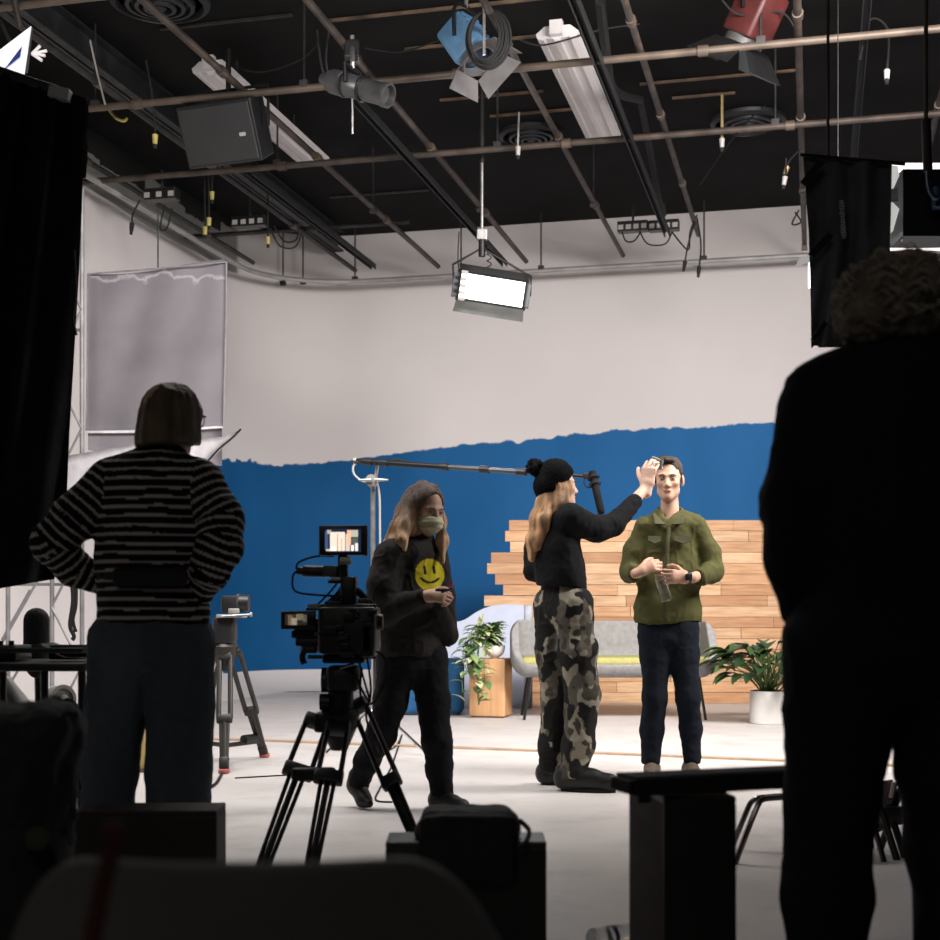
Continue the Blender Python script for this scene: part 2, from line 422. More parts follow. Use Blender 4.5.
def sweep_wall(name, line, m, cove=.7):
    prof = [(cove-cove*math.sin(t), cove-cove*math.cos(t)) for t in [math.pi/2*i/8 for i in range(9)]]
    prof = [(d, z+.001) for d, z in prof]+[(0, 2.0), (0, CZ)]
    V = []; Fc = []
    for i, (p, n) in enumerate(line):
        for d, z in prof: V.append((p[0]+n[0]*d, p[1]+n[1]*d, z))
    k = len(prof)
    for i in range(len(line)-1):
        for j in range(k-1): Fc.append((i*k+j, (i+1)*k+j, (i+1)*k+j+1, i*k+j+1))
    return room_obj(name, V, Fc, m, True)
LW, BW = -6.4, 15.55
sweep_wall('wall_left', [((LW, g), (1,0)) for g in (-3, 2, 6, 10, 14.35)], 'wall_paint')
arc = [((LW+1.2-1.2*math.cos(t), 14.35+1.2*math.sin(t)), (math.cos(t), -math.sin(t))) for t in [math.pi/2*i/14 for i in range(15)]]
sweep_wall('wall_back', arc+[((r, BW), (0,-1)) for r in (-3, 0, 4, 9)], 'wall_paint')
room_obj('wall_right', [(9,-3,0),(9,BW,0),(9,BW,CZ),(9,-3,CZ)], [(0,1,2,3)], 'dark_wall')
room_obj('wall_front', [(LW,-3,0),(9,-3,0),(9,-3,CZ),(LW,-3,CZ)], [(0,1,2,3)], 'dark_wall')
room_obj('ceiling', [(LW,-3,CZ),(9,-3,CZ),(9,BW,CZ),(LW,BW,CZ)], [(0,3,2,1)], 'ceiling_black')
def floor_material():
    m = mat('floor_paint', (.58,.545,.525), .5, var=.05, scale=.9, bump=.03, bscale=20, spec=.35, col2=(.50,.475,.455))
    N, L = nodes_of(m); b = N['Principled BSDF']; base = b.inputs['Base Color'].links[0].from_socket
    tc = [n for n in N if n.bl_idname == 'ShaderNodeTexCoord'][0]
    n1 = N.new('ShaderNodeTexNoise'); n1.inputs['Scale'].default_value = 3; n1.inputs['Detail'].default_value = 9; n1.inputs['Roughness'].default_value = .7; L.new(tc.outputs['Object'], n1.inputs['Vector'])
    ramp = N.new('ShaderNodeValToRGB'); ramp.color_ramp.elements[0].position = .25; ramp.color_ramp.elements[0].color = (.72,.70,.66,1); ramp.color_ramp.elements[1].position = .5; ramp.color_ramp.elements[1].color = (1,1,1,1)
    L.new(n1.outputs['Fac'], ramp.inputs[0])
    mx = N.new('ShaderNodeMix'); mx.data_type = 'RGBA'; mx.blend_type = 'MULTIPLY'; mx.inputs[0].default_value = .8
    L.new(base, mx.inputs[6]); L.new(ramp.outputs[0], mx.inputs[7]); L.new(mx.outputs[2], b.inputs['Base Color'])
floor_material()
room_obj('floor', [(LW,-3,0),(9,-3,0),(9,BW,0),(LW,BW,0)], [(0,1,2,3)], 'floor_paint')
# long wooden edging strip in the floor, and the thin dark seam at the foot of the cove
mat('strip_wood', (.42,.30,.20), .6, var=.1)
def floor_strip(name, pts, w, h, m, sub=6):
    mb = MB(); q = [fl(*p) for p in pts]
    for a, b in zip(q, q[1:]):
        d = (b-a); n = Vector((-d.y, d.x, 0)).normalized()
        mb.box((a+b)/2+UP*(h/2), (d.length, w, h), (d.normalized(), n, UP))
    o = mb.build(name, m); o['kind'] = 'structure'; return o
floor_strip('trim_1', [(60,736),(272,741.6),(540,751.6),(787,761.5),(960,769),(1500,793)], .07, .012, 'strip_wood')
mat('seam_dark', (.09,.085,.08), .8)
floor_strip('trim_2', [(80,691.5),(320,692),(420,692)], .018, .006, 'seam_dark')
floor_strip('trim_3', [(262,706.5),(288,706.8)], .04, .004, 'strip_wood')

# ceiling battens (old timber strips on the black ceiling) and steel joists
def ceil_pt(px, py, z=CZ): return rg_at(px, py, z)
for i, (x0, x1, y) in enumerate([(325,560,22),(405,560,50),(440,545,101),(490,575,117),(640,800,85),(672,735,99),(160,300,30),(330,430,198)]):
    r0, g0 = ceil_pt(x0, y, CZ-.02); r1, g1 = ceil_pt(x1, y-6, CZ-.02); mb = MB()
    a, b = RG(r0, g0, CZ-.014), RG(r1, g0, CZ-.014)
    mb.box((a+b)/2, ((b-a).length, .026, .018), (RV, GV, UP)); o = mb.build('trim_%d' % (i+4), 'wood_batten' if i < 6 else 'pipe_dark'); o['kind'] = 'structure'
def beam(name, r, g0, g1, z, w, h, m, label):
    mb = MB(); a = RG(r, g0, z); b = RG(r, g1, z)
    mb.box((a+b)/2+UP*(h/2-.008), ((b-a).length, w, .016), (GV, RV, UP)); mb.box((a+b)/2, ((b-a).length, .02, h), (GV, RV, UP)); mb.box((a+b)/2-UP*(h/2-.008), ((b-a).length, w, .016), (GV, RV, UP))
    return single(name, mb, m, label, 'beam')
beam('ceiling_joist', -5.35, 7.5, 15.3, 5.15, .16, .24, 'strut_grey', 'dark grey steel joist under the ceiling along the left wall')

pass

# ================================================================ pipe grid
GZ = 4.65
def pipe(a, b, m, label, r=.024, couplers=(), name='grid_pipe'):
    t = thing(name, (a+b)/2, label, 'pipe', None)
    MB().cyl(a, b, r, n=10).build('tube', m, t, True)
    d = (b-a).normalized()
    for k in couplers:
        c = a.lerp(b, k); MB().cyl(c-d*.035, c+d*.035, r*1.45, n=10).build('coupler', 'pipe_tan', t, True)
    return t
pipe(RG(-5.9,7.72,GZ), RG(-3.2,7.72,GZ), 'pipe_tan', 'tan cross pipe at the very top left corner of the lighting grid')
pipe(RG(-5.98,9.44,GZ), RG(3.4,9.44,GZ), 'pipe_tan', 'tan cross pipe carrying the blue and the silver stage lights', .026, (.12,.38,.56,.78))
pipe(RG(-6.3,11.06,GZ), RG(3.4,11.06,GZ), 'pipe_brown', 'brown cross pipe below the round ceiling vents', .026, (.2,.45,.63,.85))
pipe(RG(-6.3,13.3,GZ+.1), RG(-3.9,13.3,GZ+.1), 'pipe_dark', 'short dark cross pipe behind the black hanging loudspeaker')
for r, g0, g1, m, rr, lab in [(-4.05,7.2,14.95,'pipe_brown',.026,'brown long pipe passing over the left white strip light'),
    (-3.06,7.2,14.95,'pipe_brown',.026,'brown long pipe holding the silver profile spotlight'),
    (-2.0,7.2,14.95,'pipe_brown',.024,'brown long pipe between the blue stage light and the long white strip light'),
    (-1.15,7.2,14.3,'pipe_brown',.024,'brown long pipe just right of the long white strip light'),
    (-.11,7.2,14.95,'pipe_brown',.026,'brown long pipe running straight back beside the red stage light'),
    (.90,7.2,14.9,'pipe_brown',.026,'brown long pipe at the upper right, above the black flag'),
    (-5.0,7.2,14.9,'pipe_dark',.026,'dark long pipe passing behind the black loudspeaker'),
    (-5.97,9.5,14.3,'pipe_dark',.024,'dark long pipe closest to the left white wall')]:
    pipe(RG(r,g0,GZ+.055), RG(r,g1,GZ+.055), m, lab, rr, (.25,.5,.75))
# channel struts
mat('strut_black', (.014,.015,.015), .6, .2)
def strut(r, g0, g1, z, lab):
    a = RG(r, g0, z); b = RG(r, g1, z); mb = MB()
    for s in (-1, 1): mb.box((a+b)/2+RV*(s*.024), ((b-a).length, .008, .055), (GV, RV, UP))
    mb.box((a+b)/2+UP*.028, ((b-a).length, .056, .008), (GV, RV, UP)); return single('channel_strut', mb, 'strut_black', lab, 'strut')
strut(-4.72, 11.2, 14.7, 4.68, 'grey channel strut beside the dark pipe behind the loudspeaker')
strut(-3.22, 9.6, 14.6, 4.60, 'grey channel strut under the pipe of the silver spotlight')
strut(.32, 7.4, 13.0, 4.80, 'grey channel strut above the black flag')
strut(-1.42, 8.3, 13.9, 4.62, 'grey channel strut with cables right of the long white strip light')
# pale track under the cyclorama wall
tr = []
for g in (10.8, 12, 13.2): tr.append((LW+.35, g))
tr += [(LW+.35+1.1-1.1*math.cos(t), 14.1+1.0*math.sin(t)) for t in [math.pi/2*i/8 for i in range(9)]]
tr += [(-4.2,15.1),(-2,15.1),(0,15.1),(2.4,15.1)]
single('curtain_track', MB().tube([RG(r,g,4.63) for r,g in tr], .028, 8, 0), 'pipe_grey', 'pale grey curved track running round the white cyclorama wall', 'track', smooth=True)
# drop rods from ceiling to pipes / track
def hanger(r, g, z0, lab, zt=CZ, m='pipe_dark'):
    t = thing('hanger_rod', RG(r,g,z0), lab, 'rod', 'thin rods hanging the pipes and the track from the ceiling')
    MB().cyl(RG(r,g,z0), RG(r,g,zt-.004), .009, n=6).build('rod', m, t); MB().box(RG(r,g,z0), (.06,.05,.05), (RV,GV,UP)).build('clamp', m, t)
for px in (283,303,355,461,541,704): 
    x = (px-CX)/F; Y = 15.1/(x*math.sin(YAW)+math.cos(YAW)); r = Y*(x*math.cos(YAW)-math.sin(YAW))
    hanger(r, 15.1, 4.66, 'thin dark rod hanging the pale track from the ceiling')
for r, g in [(-5.2,9.44),(-3.55,9.44),(-.35,9.44),(1.2,9.44),(-4.4,11.06),(-2.5,11.06),(-.3,11.06),(1.5,11.06),(-4.05,12.6),(-3.06,12.8),(-2.0,12.9),(-.11,12.9)]:
    hanger(r, g, GZ+.03, 'thin rod hanging a grid pipe from the black ceiling')
hanger(-.11, 14.9, 4.66, 'rod at the far end of the pipe beside the black flag', m='pipe_tan')

# ================================================================ strip lights
def strip_light(r, g0, g1, lab):
    t = thing('strip_light', RG(r,g0,5.0), lab, 'light fixture', None)
    z = 4.99; w = .155
    prof = [(-w,.05),(-w*.93,.018),(-w*.62,.0),(-w*.55,.016),(-w*.2,.010),(-w*.13,-.008),(w*.13,-.008),(w*.2,.010),(w*.55,.016),(w*.62,.0),(w*.93,.018),(w,.05),(w*.6,.1),(-w*.6,.1)]
    mb = MB(); mb.prism([(a,b) for a,b in prof], RG(r,g0,z), RV, UP, GV, g1-g0); mb.build('reflector', 'white_enamel', t)
    for k in range(7):
        mb = MB()
    lv = MB()
    for k in range(26): g = g0+.05+(g1-g0-.1)*k/25; lv.box(RG(r,g,z+.02), (.29,.005,.03), (RV,GV,UP))
    for k in (-1, 0, 1): MB().box(RG(r+k*w*.6,g1+.012,z+.03), (w*.42,.03,.05), (RV,GV,UP)).build('end_lip', 'strut_grey', t)
    for g in (g0-.03,): MB().box(RG(r,g,z+.07), (.09,.06,.1), (RV,GV,UP)).build('end_bracket', 'white_enamel', t)
    for g in (g0+.5, g1-.5): MB().cyl(RG(r,g,z+.09), RG(r,g,CZ-.004), .008, n=6).build('stem', 'pipe_dark', t)
strip_light(-4.46, 9.85, 12.1, 'white metal strip light partly hidden by the pipes at upper left')
strip_light(-1.79, 9.85, 12.1, 'long white metal strip light hanging at the upper centre right')

# ================================================================ round ceiling vents
def vent(px, py, R, lab):
    r, g = rg_at(px, py, CZ-.03); c = RG(r, g, CZ-.004)
    t = thing('ceiling_vent', c, lab, 'vent')
    MB().lathe([(R,0),(R*.98,-.03),(R*.86,-.05),(R*.84,-.02),(R*.84,0)], c, UP, 36).build('outer_ring', 'vent_black', t, True)
    for k, q in enumerate((.70,.52,.34)):
        MB().lathe([(R*q,-.02),(R*(q-.02),-.055-.01*k),(R*(q-.1),-.06-.01*k),(R*(q-.1),-.03),(R*(q-.1),-.001)], c, UP, 32).build('cone_ring', 'vent_black', t, True)
    MB().lathe([(R*.14,0),(R*.13,-.07),(.01,-.08)], c, UP, 20).build('hub', 'vent_black', t, True)
vent(160, 3, .36, 'round black ceiling vent at the top left of the frame')
vent(531, 136, .30, 'small round black ceiling vent left of the long white strip light')
vent(748, 123, .34, 'round black ceiling vent under the red stage light')

# ================================================================ power boxes and drop cables
def power_box(px, py, Y, w, lab, yaw=0, n=4):
    c = P(px, py, Y); t = thing('power_box', c, lab, 'power box', 'socket boxes hanging on the lighting grid')
    MB().rbox(c, (w, .12, .1), .012, (RV,GV,UP)).build('case', 'black_metal', t)
    for k in range(n): MB().box(c-GV*.062+RV*(w*(-.38+.76*k/(n-1)))-UP*.01, (.05,.01,.045), (RV,GV,UP)).build('socket', 'outlet_white', t)
    MB().cyl(c+UP*.05, c+UP*.22, .012, n=8).build('bracket', 'pipe_dark', t)
power_box(162, 195, 12.3, .3, 'black socket box on the pipes above the grey hanging screen', n=3)
power_box(250, 222, 13.4, .34, 'black socket box near the corner of the white wall')
power_box(633, 227, 13.8, .30, 'left one of two black socket boxes below the right part of the grid')
power_box(664, 226, 13.8, .30, 'right one of two black socket boxes below the right part of the grid')
def cable(pts, lab, r=.008, plug=None, m='black_rubber'):
    pts = [P(*p) for p in pts]; t = thing('cable', pts[0], lab, 'cable', None)
    MB().tube(pts, r, 6, 5).build('cord', m, t, True)
    if plug:
        d = (pts[-1]-pts[-2]).normalized(); MB().cyl(pts[-1]-d*.01, pts[-1]+d*.06, .022, .017, 10).build('plug', plug, t, True)
        MB().cyl(pts[-1]+d*.06, pts[-1]+d*.09, .014, n=10).build('plug_collar', 'black_rubber', t, True)
cable([(146,60,10.2),(152,95,10.3),(155,128,10.4),(155,136,10.4)], 'thin drop cord with a yellow bulb-shaped plug beside the loudspeaker', plug='yellow_plug')
cable([(108,108,10.8),(116,118,10.7),(124,121,10.7),(127,118,10.7)], 'short yellow cord looped at the end of the tan cross pipe', m='yellow_plug', r=.012)
cable([(212,165,12.2),(212,180,12.2),(212,193,12.2)], 'drop cord with yellow plug, highest of three under the loudspeaker', plug='yellow_plug')
cable([(208,165,12.3),(209,205,12.3),(209,219,12.3)], 'drop cord with yellow plug, middle of three under the loudspeaker', plug='yellow_plug')
cable([(204,165,12.4),(205,215,12.4),(205,228,12.4)], 'drop cord with yellow plug, lowest of three under the loudspeaker', plug='yellow_plug')
cable([(268,190,13.2),(268,225,13.2),(268,238,13.2)], 'drop cord with yellow plug near the corner of the wall', plug='yellow_plug')
cable([(165,205,12.3),(160,228,12.3),(167,228,12.3),(172,208,12.3)], 'cable loop under the socket box above the grey screen')
cable([(140,200,12),(133,214,12),(132,224,12)], 'short cable end over the white wall above the grey screen', plug='black_rubber')
cable([(270,228,13.3),(280,246,13.3),(295,247,13.3),(302,232,13.3)], 'outer cable loop hanging at the wall corner')
cable([(274,226,13.4),(284,241,13.4),(296,240,13.4),(299,228,13.4)], 'inner cable loop hanging at the wall corner')
cable([(640,232,13.8),(648,244,13.7),(665,244,13.7),(672,232,13.7)], 'cable loop under the two socket boxes')
cable([(672,232,13.7),(688,250,13.6),(690,232,13.6),(697,215,13.6)], 'wide cable loop right of the socket boxes')
cable([(695,222,13.6),(688,245,13.6),(685,262,13.6)], 'cable end with black plug, left one above the pale track', plug='black_rubber')
cable([(697,218,13.5),(701,245,13.5),(699,268,13.5)], 'cable end with black plug, right one above the pale track', plug='black_rubber')
cable([(622,232,13.8),(626,241,13.8),(634,241,13.8),(640,233,13.8)], 'small cable loop under the left socket box')
cable([(317,30,9.4),(322,68,9.4),(330,82,9.4),(326,60,9.4),(330,20,9.4)], 'cable hanging beside the silver spotlight clamp')
cable([(232,66,10.8),(262,72,10.7),(300,60,10.6),(318,44,10.5)], 'slack cable sagging across the black ceiling at upper left', r=.006)
cable([(365,48,9.6),(400,52,9.7),(440,40,9.7),(470,30,9.7)], 'slack cable from the silver spotlight to the blue one', r=.006)
cable([(520,40,9.8),(545,45,9.9),(600,30,10),(640,24,10)], 'slack cable right of the blue stage light', r=.006)
cable([(860,60,9.6),(870,20,9.6),(888,30,9.6),(887,72,9.5)], 'hanging cable loop near the top right corner', plug='outlet_white')
cable([(722,0,9.2),(740,15,9.3),(780,12,9.3),(795,28,9.3)], 'cable draped from the red stage light to the pipe', r=.007)
cable([(800,150,11.5),(790,160,11.5),(787,168,11.5)], 'short cord with orange connector beside the black flag', plug='brass')
cable([(786,158,11.4),(786,172,11.4),(785,178,11.4)], 'short cord with pale connector beside the black flag', plug='outlet_white')
cable([(795,212,13.9),(801,222,13.9),(792,224,13.9),(799,210,13.9)], 'small coiled cable at the end of the pipe beside the black flag')
cable([(722,95,11),(722,130,11),(722,140,11)], 'yellowish dangling cord ending at the cross pipe below the red light', m='brass', r=.012, plug='outlet_white')
cable([(519,112,11.2),(518,140,11.2),(518,148,11.2)], 'pale drop cord beside the small round vent', m='pipe_grey', r=.008, plug='outlet_white')
cable([(700,185,12.6),(740,130,12.3),(780,95,12),(840,70,11.6)], 'slack cable crossing the ceiling under the red light', r=.006)
cable([(640,100,11.6),(650,150,12.2),(658,195,12.9),(664,214,13.4)], 'thick bundle of black cables hanging along the strut', r=.03)
cable([(600,0,8.8),(606,50,9.6),(614,90,10.5),(640,100,11.6)], 'thick black cable bundle along the strut at the top of the frame', r=.035)
cable([(0,20,8.9),(12,45,8.9),(24,62,8.9)], 'cable going down to the open white lamp', r=.012)
cable([(90,40,9.6),(97,72,9.8),(105,104,10.2)], 'thin grey cord hanging over the joist at upper left', m='pipe_grey', r=.007)

# ================================================================ hanging loudspeaker
def loudspeaker():
    c = P(219, 134, 10.2); lab = 'large black wedge loudspeaker hanging from the grid at upper left'
    t = thing('loudspeaker', c, lab, 'loudspeaker')
    X = nrm(RV+GV*.1); fwd = nrm(-GV*.86-UP*.42-RV*.1); Xs = fwd.cross(UP).normalized()*-1; Z = Xs.cross(fwd)*1
    Z = nrm(Z if Z.z > 0 else -Z); X = Xs if Xs.x > 0 else -Xs
    poly = [(-.30,-.17),(.30,-.17),(.42,.22),(-.22,.30) ,(-.36,.12)]
    poly = [(-.31,0),(.31,0),(.22,.38),(-.22,.38)]
    MB().prism(poly, c-Z*.22, X, -fwd, Z, .44).build('cabinet', 'black_plastic', t, bevel=.012)
    MB().box(c+fwd*.008, (.58,.016,.40), (X, fwd, Z)).build('grille', 'grille_grey', t, bevel=.01)
    MB().box(c+fwd*.02+X*.2-Z*.02, (.05,.006,.025), (X, fwd, Z)).build('badge', 'outlet_white', t)
    mb = MB(); top = P(224, 106, 10.35); mb.tube([c+X*.33-fwd*.15, c+X*.33-fwd*.15+UP*.3, c-X*.33-fwd*.15+UP*.3, c-X*.33-fwd*.15], .014, 8, 0)
    mb.build('yoke', 'black_metal', t, True); MB().cyl(c-fwd*.15+UP*.28, c-fwd*.15+UP*.6, .02).build('stem', 'black_metal', t, True)
mat('grille_grey', (.017,.018,.0185), .55, var=.08, bump=.2, bscale=300)
loudspeaker()

# ================================================================ stage lights
mat('flap_dim', (.10,.095,.095), .5)
def fresnel(c, aim, body_m, lab, flap_m='grey_enamel', s=1.0, coil=True, size=.2, flap=.8):
    c = Vector(c); d = nrm(aim); S, _, U = basis(d); t = thing('stage_light', c, lab, 'stage light')
    # housing: ribbed box with rounded back, snoot ring, four barn door leaves, yoke and hook
    mb = MB(); mb.rbox(c, (size, size*.95, size*1.15), .03, (S, U, d)); mb.build('housing', body_m, t, True)
    mb = MB()
    for k in range(5): mb.box(c+d*(-size*.45+k*size*.2)+U*size*.5, (size*.8,.012,size*.06), (S, U, d))
    mb.build('cooling_fins', body_m, t)
    MB().lathe([(size*.46,0),(size*.5,.01),(size*.5,.05),(size*.44,.05),(size*.42,.01)], c+d*size*.57, d, 24, closed=False).build('front_ring', 'grey_enamel', t, True)
    MB().lathe([(size*.42,0),(size*.3,.02),(size*.01,.03)], c+d*size*.575, d, 20).build('lens', 'lens_glass', t, True)
    f = c+d*(size*.57+.055)
    for (a, b, ang) in ((S,U,1),(S*-1,U,1),(U,S,1),(U*-1,S,1)):
        out = nrm(a*.75+d*.65); w1, w2, L = size*.5, size*.68, size*flap
        v = [f+a*size*.5-b*w1, f+a*size*.5+b*w1, f+a*size*.5+out*L+b*w2, f+a*size*.5+out*L-b*w2]
        n = out.cross(b).normalized()*.004
        MB().add([p for p in v]+[p+n for p in v], [(0,1,2,3),(7,6,5,4),(0,4,5,1),(1,5,6,2),(2,6,7,3),(3,7,4,0)]).build('barn_door', flap_m, t)
    y = UP if abs(d.z) < .8 else GV
    top = c+UP*(size*.95)
    MB().tube([c+S*size*.56, c+S*size*.58+UP*size*.7, top+S*size*.3, top-S*size*.3, c-S*size*.58+UP*size*.7, c-S*size*.56], .012, 8, 2).build('yoke', 'black_metal', t, True)
    MB().tube([top, top+UP*.1, top+UP*.16+S*.03, top+UP*.2, top+UP*.16-S*.03], .014, 8, 3).build('hook', 'steel', t, True)
    return t, S, U, d
t, S_, U_, d_ = fresnel(P(466,42,9.35), (.35,-.25,-.6), 'blue_enamel', 'pale blue stage light with grey barn doors and a coil of black cable', 'flap_dim', size=.24, flap=.55)
cc = P(484, 36, 8.85); mb = MB()
for k in range(6):
    mb.tube([cc+RV*(.10*math.cos(a)*(1+.08*k))+UP*(.15*math.sin(a)*(1+.05*k))+GV*(.012*k)+RV*(.01*(k%3)) for a in [2*math.pi*i/16 for i in range(17)]], .009, 6, 2)
mb.build('coiled_cable', 'black_rubber', t, True)
mb = MB(); mb.tube([cc+UP*.2, cc+UP*.05, cc-UP*.12], .01, 6, 2); mb.build('safety_cable', 'steel', t, True)
fresnel(P(756,14,9.4), (-.35,.35,-.8), 'red_enamel', 'dull red stage light with dark barn doors at the top right', 'black_metal', size=.27)
# profile spotlight: stepped silver barrel pointing right
def profile_spot():
    a = P(328,80,9.2); b = P(389,96,9.0); d = nrm(b-a); t = thing('profile_spotlight', a, 'silver cylindrical profile spotlight clamped to a grid pipe', 'stage light')
    L = (b-a).length
    MB().lathe([(.03,0),(.065,.01),(.078,.04),(.08,.12),(.06,.135),(.06,.15),(.075,.16),(.075,.26),(.068,.27),(.068,.30),(.072,.31),(.072,L-.05),(.078,L-.04),(.078,L),(.066,L),(.06,L-.04)], a, d, 26).build('barrel', 'spot_silver', t, True)
    for k in (.14, .27): MB().lathe([(.079,0),(.083,.004),(.083,.016),(.079,.02)], a+d*k, d, 26).build('clamp_ring', 'black_metal', t, True)
    MB().cyl(a-d*.05, a, .035, .05).build('lamp_cap', 'spot_silver', t, True)
    m = a+d*.2; top = P(352,50,9.35)
    s = basis(d)[0]
    MB().tube([m+s*.095, m+s*.1+UP*.12, m-s*.1+UP*.12, m-s*.095], .012, 8, 0).build('yoke', 'black_metal', t, True)
    MB().tube([m+UP*.12, m+UP*.2, top+UP*.02, top+UP*.1], .016, 8, 2).build('hook_clamp', 'steel', t, True)
    MB().cyl(m-UP*.07, m-UP*.07-UP*.24, .008).build('focus_handle', 'steel', t, True)
    MB().box(top, (.1,.08,.12)).build('clamp_block', 'black_metal', t, bevel=.01)
mat('spot_silver', (.10,.10,.10), .4, .6)
profile_spot()

# lit panel on a telescopic drop rod
def led_panel():
    Y = 11.6; c = P(492, 290, Y); t = thing('led_panel_light', c, 'lit white panel light hanging on a long rod before the white wall', 'light fixture')
    S = nrm((.97, -.05, -.165)); d = nrm(Vector((.15,-.9,-.33))); d = (d-S*d.dot(S)).normalized(); U = S.cross(d)*-1
    U = U if U.z > 0 else -U
    w, h = .53, .20
    MB().box(c-d*.04, (w+.06, .08, h+.06), (S, d, U)).build('housing', 'black_metal', t, bevel=.006)
    MB().box(c+d*.004, (w, .01, h), (S, d, U)).build('lamp_face', 'lamp_white', t)
    mb = MB(); 
    for k in range(5): mb.cyl(c+d*.012-S*(w/2-.01)+U*(-.11+.055*k)-S*.012, c+d*.012-S*(w/2-.05)+U*(-.11+.055*k), .016, n=8)
    mb.build('lamp_end_caps', 'outlet_white', t, True)
    for sgn, L, m in ((-1,.11,'panel_flap'),(1,.07,'black_metal')):
        o = nrm(d*.55+U*sgn*.83); p = c+U*sgn*(h/2+.02)+d*.01
        v = [p-S*(w/2+.02), p+S*(w/2+.02), p+S*(w/2+.03)+o*L, p-S*(w/2+.03)+o*L]; n = d*.004
        MB().add(v+[q-n for q in v], [(0,1,2,3),(7,6,5,4),(0,4,5,1),(1,5,6,2),(2,6,7,3),(3,7,4,0)]).build('barn_door', m, t)
    for sgn in (-1, 1):
        o = nrm(d*.8+S*sgn*.5); p = c+S*sgn*(w/2+.02); L = .07
        v = [p-U*(h/2), p+U*(h/2), p+U*(h/2)+o*L, p-U*(h/2)+o*L]; n = S*.004
        MB().add(v+[q-n for q in v], [(0,1,2,3),(7,6,5,4),(0,4,5,1),(1,5,6,2),(2,6,7,3),(3,7,4,0)]).build('barn_door', 'black_metal', t)
    j = P(482, 242, Y); e = P(475, 112, Y)
    mb = MB(); mb.tube([c-S*.32, c-S*.33+UP*.16, j-UP*.05, c+S*.33+UP*.16, c+S*.32], .01, 8, 0); mb.build('yoke', 'black_metal', t, True)
    MB().cyl(j-UP*.12, j+UP*.05, .03).build('hinge', 'black_metal', t, True); MB().rbox(j+UP*.06, (.09,.06,.09), .01).build('clamp', 'steel', t)
    MB().cyl(j, j.lerp(Vector((j.x,e.y,CZ-.01)), .55), .014).build('rod', 'steel', t, True)
    MB().cyl(j.lerp(Vector((j.x,e.y,CZ-.01)), .5), Vector((j.x,e.y,CZ-.01)), .02).build('outer_rod', 'pipe_dark', t, True)
    sp = MB(); sp.tube([j-UP*(.02+.014*k)+RV*(.06+.02*math.cos(k*1.6))+GV*.02*math.sin(k*1.6) for k in range(18)], .005, 5, 2); sp.build('coil_cord', 'black_rubber', t, True)
    return c, d
mat('panel_flap', (.05,.05,.045), .5)
PANEL_C, PANEL_D = led_panel()
cable([(459,232,11.7),(458,262,11.7),(462,285,11.6)], 'thin cable hanging at the left of the lit panel', r=.005)

# open white lamp in the top left corner
def open_lamp():
    c = P(8, 56, 8.4); t = thing('flood_lamp', c, 'open white flood lamp cut by the left edge above the black curtain', 'light fixture')
    def q(px, py, dy=0): return P(px, py, 8.4+dy)
    v = [q(-30,88,.1), q(31,26,-.05), q(22,74,0), q(-12,98,.1)]
    n = Vector((0,.02,0))
    MB().add([q(-40,80), q(31,26), q(24,74), q(-6,104)]+[p+Vector((0,.012,0)) for p in [q(-40,80), q(31,26), q(24,74), q(-6,104)]], [(0,1,2,3),(7,6,5,4),(0,4,5,1),(1,5,6,2),(2,6,7,3),(3,7,4,0)]).build('reflector', 'lamp_side', t)
    MB().add([q(6,67,-.02), q(22,46,-.02), q(20,57,-.02), q(-6,78,-.02)], [(0,1,2,3)]).build('lamp_slot', 'lens_blue', t)
    MB().add([q(31,26), q(24,74), q(28,73,.15), q(33,28,.15)], [(0,1,2,3)]).build('side_flap', 'grey_enamel', t)
    mb = MB(); h = q(32,54,.05)
    for dx, dz in ((.09,.02),(.06,-.04),(.05,.05),(.08,-.01)): mb.cyl(h, h+Vector((dx,0,dz)), .01, n=6)
    mb.build('knob', 'white_enamel', t, True)
    MB().tube([q(20,28,.1), q(15,5,.1), q(14,-8,.1)], .02, 8, 0).build('yoke', 'pipe_brown', t, True)
mat('lens_blue', (.02,.03,.15), .2)
open_lamp()
